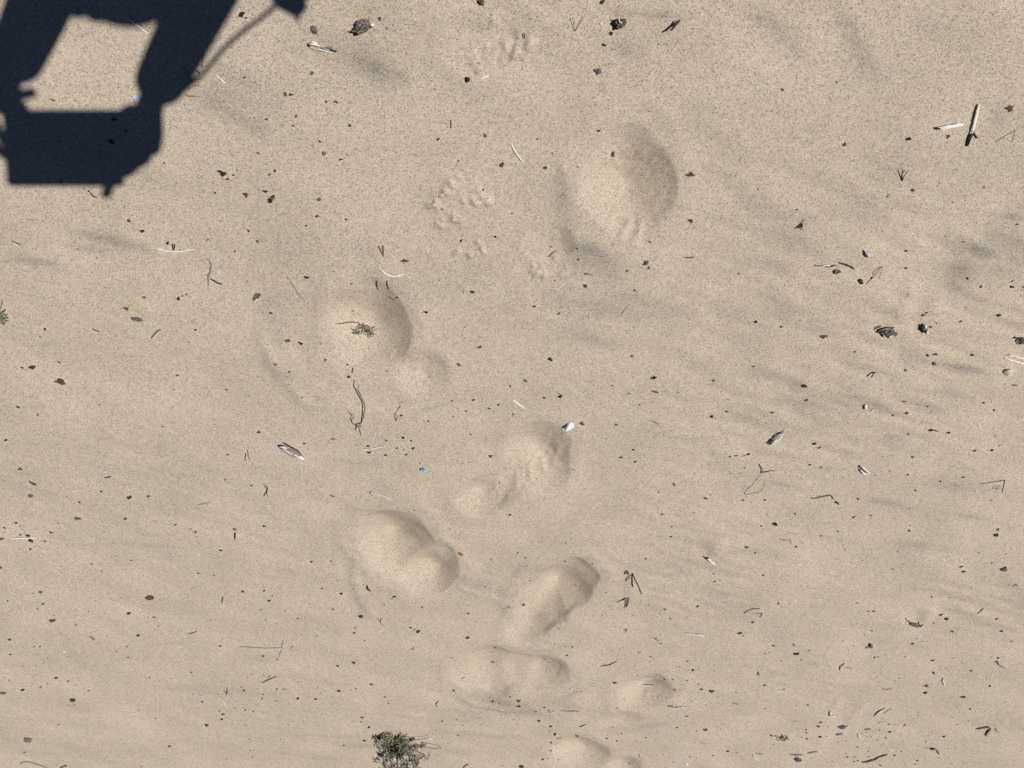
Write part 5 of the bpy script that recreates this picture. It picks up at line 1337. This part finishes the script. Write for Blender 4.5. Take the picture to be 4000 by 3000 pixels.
poly_thing('blade', 'g', 3, 3, [(1398, 1490), (1415, 1480), (1440, 1482), (1468, 1500), (1470, 1520), (1440, 1508), (1420, 1500)], 1, parent=t, lift=2, curl=.4)
poly_thing('pale_spot', 'shellw', 3, 3, [(1428, 1498), (1442, 1498), (1444, 1507), (1430, 1508)], 1, parent=t, lift=4)
place_chunk('pale_lump', 'pale', 2, 3, 1490, 1612, 1522, 1636, 24, 6, 175, 'pale whitish lump right of the bottom footprint', 'shell')

# plastic, paper
poly_thing('plastic_scrap', 'blue', 1, 2, [(1418, 738), (1430, 720), (1440, 727), (1452, 718), (1462, 724), (1456, 737), (1440, 742), (1430, 745)], 3,
           'tiny bright blue plastic scrap left of the middle footprint', 'plastic', curl=.35, lift=1.5, folds=.5)
t = root_at('plastic_strip', 3, 3, 618, 1369, 'faded blue curved plastic strip under the dusty bark block', 'plastic')
sub_slender('strip', 'bluegrey', 16, 3, 3, "588,1372,2 612,1374,5 632,1370,5 646,1360,2", t)
poly_thing('pale_flake', 'pale', 0, 0, [(1155, 835), (1180, 818), (1212, 830), (1216, 860), (1200, 882), (1180, 868), (1162, 855)], 2.5,
           'pale bluish flake lying inside the dark arm shadow', 'chip', curl=.1, lift=.5)
t = root_at('folded_chip', 2, 2, 500, 372, 'bright white folded chip standing beside its dark shadow, above the middle footprint', 'chip')
def quad_plate(name, key, pts, th):
    P = [on_sand(*tp(c_, r_, x, y), h / 1000.0) - t.location for c_, r_, x, y, h in pts]
    nr = (P[1] - P[0]).cross(P[-1] - P[0]).normalized() * th / 2000.0
    n = len(P)
    V = [p - nr for p in P] + [p + nr for p in P]
    F = [tuple(range(n - 1, -1, -1)), tuple(range(n, 2 * n))] + [(i, (i + 1) % n, n + (i + 1) % n, n + i) for i in range(n)]
    return link(name, mesh(name, V, F, key), t)
quad_plate('front_face', 'white', [(2, 2, 515, 328, 1), (2, 2, 536, 348, 2), (2, 2, 528, 378, 9), (2, 2, 505, 396, 16), (2, 2, 462, 410, 18), (2, 2, 478, 378, 15)], 1.2)
quad_plate('back_face', 'white', [(2, 2, 513, 326, 1), (2, 2, 476, 377, 14), (2, 2, 460, 409, 17), (2, 2, 452, 385, 9), (2, 2, 485, 345, 4)], 1.2)

# tall curved stem whose shadow falls beside it
t = root_at('tall_stem', 1, 2, 905, 342, 'tall curved brown stem rising from small roots, long black shadow beside it', 'stem')
sub_slender('stem', 'b', 12, 1, 2, "908,340,2 925,290,7 940,215,14 935,170,18 915,125,23 893,70,27 880,45,30 893,10,34", t)
for txt in ("908,338,2 880,345,3 860,352,2", "868,348,2 885,375,3 900,410,3 904,446,1", "868,350,3 866,380,4 858,398,2", "862,352,2 840,345,4 828,320,6 826,300,8", "830,275,10 818,262,9 800,252,8"):
    sub_slender('root', 'b', 7, 1, 2, txt, t)
for txt in ("885,360,2 900,372,3 905,358,3 890,352,2", "826,300,8 845,285,12 830,270,10"):
    sub_slender('tendril', 'b', 6, 1, 2, txt, t)

# ------------------------------------------------------------------ lupine leaves
rl = random.Random(9)
def leaf_mesh(nleaf, size, droop, keys=('leaf', 'stem'), petiole=.02):
    V, F, FM = [], [], []
    def add(v, f, m):
        b0 = len(V)
        V.extend(v); F.extend(tuple(b0 + k for k in q) for q in f); FM.extend([m] * len(f))
    top = Vector((0, 0, petiole))
    v, f = tube([Vector((0, 0, 0)), Vector((.06 * petiole, .04 * petiole, petiole * .5)), top], [.0007, .0006, .0005], 5)
    add(v, f, 1)
    for k in range(nleaf):
        a = 2 * math.pi * (k + rl.uniform(-.18, .18)) / nleaf
        L = size * rl.uniform(.78, 1.12)
        W = L * rl.uniform(.105, .145)
        d = Vector((math.cos(a), math.sin(a), 0)); s = Vector((-math.sin(a), math.cos(a), 0))
        rise = rl.uniform(.25, .6)
        vv = []
        for q, w in ((0.03, .12), (.3, .75), (.62, 1.0), (.88, .6), (1.0, .05)):
            z = rise * L * q - droop * L * q * q
            c_ = top + d * (L * q * .95) + Vector((0, 0, z))
            vv += [c_ + s * W * w + Vector((0, 0, W * w * .55)), c_, c_ - s * W * w + Vector((0, 0, W * w * .55))]
        n0 = len(vv)
        vv += [p - Vector((0, 0, .0004)) for p in vv]
        ff = []
        for q in range(4):
            for e in (0, 1):
                i0 = q * 3 + e
                ff.append((i0, i0 + 3, i0 + 4, i0 + 1))
                ff.append((n0 + i0 + 1, n0 + i0 + 4, n0 + i0 + 3, n0 + i0))
            ff.append((q * 3, n0 + q * 3, n0 + q * 3 + 3, q * 3 + 3))
            ff.append((q * 3 + 2, q * 3 + 5, n0 + q * 3 + 5, n0 + q * 3 + 2))
        add(vv, ff, 0)
    return mesh('leaf', V, F, list(keys), fm=FM)

leaf_vars = [leaf_mesh(rl.choice((6, 7, 7, 8)), .0195, rl.uniform(.1, .8), petiole=rl.uniform(.012, .022)) for _ in range(9)]
def put_leaf(root, pos, direction, me_, sc=1.0):
    o = link('leaf', me_, root)
    q = Vector((0, 0, 1)).rotation_difference(direction.normalized())
    q = q @ Quaternion((0, 0, 1), rl.uniform(0, 6.28))
    o.rotation_mode = 'QUATERNION'
    o.rotation_quaternion = q
    o.location = pos - root.location
    o.scale = (sc, sc, sc)
    return o

plant = root_at('lupine_plant', 1, 3, 1228, 1400, 'bushy grey-green plant with finger-like leaves at the bottom edge', 'plant')
B = plant.location.copy()
def stem(pts, r0, r1, nm='stem'):
    p = densify([Vector(q) for q in pts], .004, .0006, rl)
    n = len(p)
    v, f = tube([q for q in p], [r0 + (r1 - r0) * i / (n - 1) for i in range(n)], 7, 1, .08, rl)
    link(nm, mesh(nm, v, f, 'stem'), plant)
    return p
stems = []
# woody low branch that loops out to the left of the picture
stems.append(stem([(0, 0, .002), (.018, .024, .010), (.040, .030, .013), (.055, .022, .014), (.060, .006, .016), (.052, -.02, .022)], .0042, .0026, 'woody_branch'))
for k, (dx, dy, dz) in enumerate([(-.065, .055, .060), (-.045, .090, .075), (-.005, .105, .080), (.030, .095, .060), (-.085, .030, .040), (-.030, .050, .090),
                                  (-.075, .105, .055), (.055, .115, .045), (-.055, -.004, .035), (.010, .150, .055), (-.040, .150, .060), (.040, -.040, .016), (.062, -.018, .014), (.050, .010, .020), (.058, .120, .03), (-.030, -.020, .015)]):
    dx, dy = dx * 1.12, dy * 1.12
    s_ = stem([(0, 0, 0), (dx * .25, dy * .2, dz * .5), (dx * .65, dy * .6, dz * .9), (dx, dy, dz)], .0020, .0010)
    stems.append(s_)
for s_ in stems:
    n = len(s_)
    for q in range(6):
        f = rl.uniform(.3, 1.0)
        p = s_[min(n - 1, int(f * (n - 1)))]
        out = Vector((p.x * 9 + rl.gauss(0, .8), (p.y - .03) * 8 + rl.gauss(0, .8), .45 + rl.uniform(0, .7)))
        put_leaf(plant, B + p, out, rl.choice(leaf_vars), rl.uniform(.75, 1.15))
for (a, b, c_, d_) in [((-.05, -.01, .012), (-.085, -.014, .012), (-.11, -.018, .008), 0), ((-.085, .02, .02), (-.12, .03, .02), (-.15, .052, .006), 0),
                       ((-.05, .07, .02), (-.075, .09, .012), (-.09, .12, .006), 0)]:
    v, f = tube(densify([Vector(a), Vector(b), Vector(c_)], .006, .0006, rl), [.0011] * len(densify([Vector(a), Vector(b), Vector(c_)], .006, 0, rl)), 6)
    link('bare_stalk', mesh('bare_stalk', v, f, 'stem'), plant)

sprig = root_at('leafy_sprig', 1, 1, 890, 1135, 'small broken grey-green leafy sprig lying in a footprint pit', 'sprig')
sub_slender('stem', 'b', 7, 1, 1, "683,1140,2 740,1138,4 810,1126,6 890,1130,8", sprig)
sub_slender('stem', 'stem', 11, 1, 1, "890,1132,8 930,1170,11 962,1205,13 985,1225,14", sprig)
for txt in ("888,1140,8 892,1170,12 880,1205,18", "898,1140,8 905,1165,12 893,1200,16", "950,1185,12 985,1195,16 1005,1192,20", "905,1148,8 880,1170,12 850,1205,8"):
    sub_slender('petiole', 'stem', 6, 1, 1, txt, sprig)
small_leaf = [leaf_mesh(n, .0135, d, petiole=.003) for n, d in ((5, .6), (6, .4), (5, .2), (4, .5))]
for (x, y, h, dx, dy, k) in [(880, 1208, 17, .1, .25, 0), (985, 1225, 14, -.2, .3, 1), (1002, 1192, 19, -.5, .1, 3), (950, 1175, 10, .1, -.4, 2)]:
    put_leaf(sprig, on_sand(*tp(1, 1, x, y), h / 1000), Vector((dx, dy, .9)), small_leaf[k], 1.0)

edge = root_at('lupine_seedling', 0, 1, -30, 1040, 'green leafy seedling cut off by the left edge', 'plant')
for (x, y, h) in [(2, 1050, 14), (-8, 1085, 18), (-45, 1030, 22), (-60, 1075, 20), (-20, 1110, 14), (-35, 1000, 16)]:
    put_leaf(edge, on_sand(*tp(0, 1, x, y), h / 1000) - Vector((0, 0, .008)), Vector((rl.uniform(-.4, .4), rl.uniform(-.3, .4), .9)), rl.choice(leaf_vars), .95)
sub_slender('stem', 'stem', 7, 0, 1, "-30,1045,2 -5,1020,10 12,970,18 5,948,20", edge)
sub_slender('stem', 'stem', 9, 0, 1, "-30,1045,2 -40,1055,12 -35,1070,18", edge)

dry = root_at('dried_sprig', 3, 3, 110, 1398, 'dried pale olive leafy sprig with a white stalk, bottom of the picture', 'sprig')
sub_slender('stalk', 'w', 12, 3, 3, "38,1382,3 62,1396,6 90,1405,6", dry)
sub_slender('stalk', 'dryleaf', 9, 3, 3, "90,1405,6 120,1402,9 150,1398,8", dry)
sub_slender('stalk_end', 'g', 16, 3, 3, "22,1376,2 32,1382,4 42,1384,3", dry)
for k in range(15):
    x, y = rl.uniform(85, 170), rl.uniform(1378, 1410)
    a = rl.uniform(.3, 2.6)
    sub_slender('leaf_blade', 'dryleaf' if k % 3 else 'leaf', 10, 3, 3, f"{x},{y},{rl.uniform(4, 9)} {x + 16 * math.cos(a)},{y + 12 * math.sin(a)},{rl.uniform(6, 11)} {x + 30 * math.cos(a)},{y + 24 * math.sin(a)},{rl.uniform(2, 6)}", dry, 200 + k)
# ------------------------------------------------------------------ the photographer, just outside the view
def S(u, v, z):
    """Point at height z whose shadow falls at photograph pixel u, v."""
    g = ray_to(u, v)
    return g - SUN_DIR * (z / -SUN_DIR.z) + Vector((0, 0, 0)) if False else g + SUN_DIR * (z / SUN_DIR.z)

def skin_object(name, chains, key, parent, sub=2, flat=None):
    """Chains of (point, radius) joined where they share a key; grown into one skin."""
    bm = bmesh.new()
    lay = bm.verts.layers.skin.verify()
    seen = {}
    for ch in chains:
        prev = None
        first = True
        for p, r in ch:
            k = (round(p[0], 4), round(p[1], 4), round(p[2], 4))
            v = seen.get(k)
            if v is None:
                v = bm.verts.new(p)
                rr_ = r if isinstance(r, tuple) else (r, r)
                v[lay].radius = rr_
                seen[k] = v
                if first and prev is None:
                    v[lay].use_root = True
            first = False
            if prev is not None and prev is not v and not bm.edges.get((prev, v)):
                bm.edges.new((prev, v))
            prev = v
    me_ = bpy.data.meshes.new(name)
    bm.to_mesh(me_); bm.free()
    me_.materials.append(M[key])
    o = link(name, me_, parent)
    md = o.modifiers.new('skin', 'SKIN'); md.use_smooth_shade = True
    sb = o.modifiers.new('sub', 'SUBSURF'); sb.levels = sub; sb.render_levels = sub
    return o

PX, PY = -.165, -.40
person = thing('person', (PX, PY, 0), 'person in hat and jacket holding up a tablet, seen only by the dark shadow', 'person')
O = Vector((PX, PY, 0))
L_ = lambda v: Vector(v) - O
sh_l = Vector((-.35, -.38, 1.40)); sh_r = Vector((.025, -.38, 1.40))
el_l = S(856, -130, 1.22); wr_l = S(582, 408, 1.455); ha_l = S(568, 545, 1.485)
el_r = S(198, -90, 1.22); wr_r = S(32, 300, 1.455); ha_r = S(-30, 395, 1.485)
pel = Vector((PX, PY - .02, .93)); chest = Vector((PX, PY, 1.28)); neck0 = Vector((PX, PY, 1.45)); neck1 = Vector((PX, PY + .015, 1.52))
hd0 = Vector((PX, PY + .03, 1.58)); hd1 = Vector((PX, PY + .035, 1.67)); hd2 = Vector((PX, PY + .03, 1.72))
chains = [[(L_(pel), .11), (L_(Vector((PX, PY - .01, 1.1))), .105), (L_(chest), .12), (L_(neck0), .055), (L_(neck1), .055),
           (L_(hd0), (.068, .085)), (L_(hd1), (.076, .094)), (L_(hd2), (.05, .065))]]
for sh, el, wr, ha in ((sh_l, el_l, wr_l, ha_l), (sh_r, el_r, wr_r, ha_r)):
    chains.append([(L_(chest), .12), (L_(sh), .055), (L_(sh.lerp(el, .5)), .046), (L_(el), .040), (L_(el.lerp(wr, .45)), .038), (L_(wr), (.024, .030)),
                   (L_(wr.lerp(ha, .5)), .031), (L_(ha), .036), (L_(ha + (ha - wr) * .32), .027)])
for sx in (-1, 1):
    hip = Vector((PX + sx * .09, PY - .02, .90)); kn = Vector((PX + sx * .10, PY - .01, .49)); an = Vector((PX + sx * .105, PY - .04, .09))
    toe = Vector((PX + sx * .125, PY + .11, .035))
    chains.append([(L_(pel), .11), (L_(hip), .085), (L_(kn), .058), (L_(kn.lerp(an, .4)), .052), (L_(an), .036), (L_(toe), .03)])
chains.append([(L_(ha_l), .036), (L_(S(510, 560, 1.489)), .033), (L_(S(490, 610, 1.495)), .026)])
chains.append([(L_(ha_l), .036), (L_(S(500, 455, 1.475)), .030), (L_(S(460, 450, 1.49)), .020)])
chains.append([(L_(ha_l), .036), (L_(S(500, 610, 1.49)), .026), (L_(S(470, 620, 1.50)), .020)])
# fingers: each a chain of its own rooted in the palm, reaching round the far edge of the tablet
def fingers(ha, spec, zoff):
    for pts, rad_ in spec:
        ch = [(L_(ha), .0125)]
        ch = []
        for u, v, z in pts:
            ch.append((L_(S(u, v, z)), rad_))
        chains.append(ch)
fingers(ha_l, [([(545, 580, 1.484), (480, 655, 1.502), (432, 715, 1.515), (408, 776, 1.522)], .0105),
               ([(555, 565, 1.480), (525, 660, 1.490), (480, 685, 1.496), (425, 675, 1.500)], .0092),
               ([(570, 550, 1.476), (575, 625, 1.480), (525, 650, 1.484), (455, 640, 1.490)], .0090),
               ([(585, 530, 1.472), (615, 580, 1.472), (575, 610, 1.476), (505, 600, 1.482)], .0080),
               ([(590, 480, 1.488), (540, 465, 1.512), (480, 480, 1.522), (440, 500, 1.526)], .0105)], 0)
fingers(ha_r, [([(-40, 440, 1.484), (-12, 505, 1.500), (14, 548, 1.512), (50, 606, 1.516)], .0095),
               ([(-60, 440, 1.480), (-50, 520, 1.490), (-20, 570, 1.496), (40, 625, 1.500)], .0092),
               ([(-85, 430, 1.476), (-90, 520, 1.480), (-60, 580, 1.484), (-10, 620, 1.490)], .0090),
               ([(-100, 410, 1.472), (-120, 500, 1.472), (-90, 560, 1.476), (-40, 600, 1.482)], .0080),
               ([(30, 375, 1.488), (85, 372, 1.505), (118, 364, 1.517), (134, 362, 1.522)], .0105),
               ([(10, 395, 1.488), (60, 420, 1.490), (105, 440, 1.495)], .019)], 0)
skin_object('body', chains, 'skin', person)
# clothes
sl_ = []
for sh, el, wr in ((sh_l, el_l, wr_l), (sh_r, el_r, wr_r)):
    sl_.append([(L_(Vector((PX, PY, 1.30))), .145), (L_(sh), .072), (L_(sh.lerp(el, .5)), .064), (L_(el), .056), (L_(el.lerp(wr, .45)), .052), (L_(el.lerp(wr, .75)), .049), (L_(el.lerp(wr, .97)), .045)])
skin_object('jacket', [[(L_(Vector((PX, PY - .02, .76))), (.165, .13)), (L_(Vector((PX, PY - .02, .90))), (.165, .13)), (L_(Vector((PX, PY - .01, 1.08))), (.155, .125)), (L_(Vector((PX, PY, 1.30))), .145), (L_(Vector((PX, PY, 1.44))), .075)]] + sl_, 'cloth', person)
legs = []
for sx in (-1, 1):
    hip = Vector((PX + sx * .09, PY - .02, .86)); kn = Vector((PX + sx * .10, PY - .01, .49)); an = Vector((PX + sx * .105, PY - .04, .12))
    legs.append([(L_(hip + Vector((0, 0, .12))), .098), (L_(hip), .102), (L_(kn), .075), (L_(an), .062), (L_(an - Vector((0, 0, .03))), .06)])
    skin_object('shoe', [[(L_(Vector((PX + sx * .105, PY - .09, .045))), .045), (L_(Vector((PX + sx * .115, PY + .03, .045))), (.048, .042)), (L_(Vector((PX + sx * .128, PY + .13, .035))), (.042, .032))]], 'shoe', person)
skin_object('trousers', legs, 'trouser', person)
skin_object('hair', [[(L_(Vector((PX, PY - .03, 1.57))), (.074, .07)), (L_(Vector((PX, PY - .01, 1.66))), (.083, .09)), (L_(Vector((PX, PY + .01, 1.73))), (.06, .075))]], 'hair', person)
FA = PY + .115
skin_object('nose', [[(L_(Vector((PX, FA + .002, 1.645))), .008), (L_(Vector((PX, FA + .014, 1.618))), .011), (L_(Vector((PX, FA + .004, 1.608))), .009)]], 'skin', person)
skin_object('mouth', [[(L_(Vector((PX - .022, FA - .008, 1.580))), .004), (L_(Vector((PX, FA + .003, 1.579))), .007), (L_(Vector((PX + .022, FA - .008, 1.580))), .004)]], 'lip', person)
for sx in (-1, 1):
    skin_object('ear', [[(L_(Vector((PX + sx * .082, PY + .03, 1.655))), (.008, .014)), (L_(Vector((PX + sx * .084, PY + .03, 1.63))), (.009, .016)), (L_(Vector((PX + sx * .080, PY + .035, 1.605))), (.006, .010))]], 'skin', person)
    skin_object('eye', [[(L_(Vector((PX + sx * .032, FA - .012, 1.648))), .011), (L_(Vector((PX + sx * .032, FA - .006, 1.646))), .010)]], 'eye', person)

# sun hat: crown and a floppy brim
def hat():
    hc = S(350, -258, 1.69)
    n = 40
    V, F = [], []
    rings = [(0.02, .115), (.055, .108), (.085, .085), (.090, .045), (.022, .0)]
    prof = [(.150, -.012), (.138, -.006), (.112, .004), (.096, .012), (.094, .055), (.086, .085), (.055, .100), (.0, .104)]
    for r_, z_ in prof:
        for k in range(n):
            a = 2 * math.pi * k / n
            wv = 1 + (.055 * math.sin(3 * a + .8) + .03 * math.sin(5 * a)) * (1 if r_ > .11 else 0)
            V.append(hc + Vector((r_ * wv * 1.22 * math.cos(a), r_ * wv * 1.0 * math.sin(a), z_ + (.010 * math.sin(4 * a) if r_ > .12 else 0))) - O)
    m = len(prof)
    for i in range(m - 1):
        for k in range(n):
            k2 = (k + 1) % n
            F.append((i * n + k, i * n + k2, (i + 1) * n + k2, (i + 1) * n + k))
    o = link('sun_hat', mesh('sun_hat', V, F, 'hat', True), person)
    sd = o.modifiers.new('thick', 'SOLIDIFY'); sd.thickness = .003
hat()
# an unseen flap and its cord, shaped to cast the shadow beside the sleeve's
def unseen_cord():
    P = [S(722, 350, 1.33), S(790, 290, 1.32), (S(880, 185, 1.30)), S(955, 118, 1.29), S(1030, 62, 1.27), S(1085, 10, 1.26), S(1110, -60, 1.28)]
    P = densify(P, .01, 0, random)
    v, f = tube([p - O for p in P], [.0042] * len(P), 8)
    link('shadow_cord', mesh('shadow_cord', v, f, 'cloth', True), person)
    V = [S(u, w, z) - O for u, w, z in ((1062, -30, 1.27), (1092, 22, 1.26), (1125, 34, 1.25), (1150, 52, 1.25), (1172, 78, 1.24), (1178, 50, 1.25), (1200, 28, 1.26), (1185, -40, 1.28))]
    top = [sh_l - O + Vector((.05, .09, -.02)), sh_l - O + Vector((-.02, .08, -.02))]
    pts = V + [top[1], top[0]]
    nr = Vector((.2, .9, .3)).normalized() * .005
    n = len(pts)
    vv = [p - nr for p in pts] + [p + nr for p in pts]
    ff = [tuple(range(n - 1, -1, -1)), tuple(range(n, 2 * n))] + [(i, (i + 1) % n, n + (i + 1) % n, n + i) for i in range(n)]
    link('shadow_flap', mesh('shadow_flap', vv, ff, 'cloth'), person)
unseen_cord()

# the tablet the picture is taken with
def tablet():
    c = S(270, 592, 1.5)
    rel = c - CAM
    ce = CAM + RIGHT * rel.dot(RIGHT) + UP * rel.dot(UP) - FWD * .0105
    t = thing('tablet', ce, 'dark tablet held level in both hands, known only by its slab-shaped shadow', 'tablet')
    w, h, d = .117, .0745, .0035
    def slab(name, w, h, d, off, key, rad_=.008):
        out = []
        for sx, sy in ((1, 1), (-1, 1), (-1, -1), (1, -1)):
            for k in range(5):
                a = math.atan2(sy, sx) + (k - 2) * math.pi / 8
                out.append((sx * (w - rad_) + rad_ * math.cos(a), sy * (h - rad_) + rad_ * math.sin(a)))
        n = len(out)
        V = [RIGHT * x + UP * y + FWD * (off + z) for z in (-d, d) for x, y in out]
        F = [tuple(range(n)), tuple(range(2 * n - 1, n - 1, -1))] + [(i, n + i, n + (i + 1) % n, (i + 1) % n) for i in range(n)]
        link(name, mesh(name, V, F, key), t)
    slab('case', w, h, d, 0, 'device')
    slab('screen', w - .006, h - .006, .0004, -d - .0005, 'lens', .004)
    # lens ring round the camera
    p0 = CAM - ce
    V = []
    n = 20
    for z, r_ in ((-.0075, .0075), (-.0030, .0075), (-.0030, .0055), (-.0045, .0050), (-.0045, 0.0001)):
        for k in range(n):
            a = 2 * math.pi * k / n
            V.append(p0 + RIGHT * (r_ * math.cos(a)) + UP * (r_ * math.sin(a)) + FWD * z)
    F = [(i * n + k, i * n + (k + 1) % n, (i + 1) * n + (k + 1) % n, (i + 1) * n + k) for i in range(4) for k in range(n)]
    link('camera_lens', mesh('camera_lens', V, F, 'lens', True), t)
tablet()
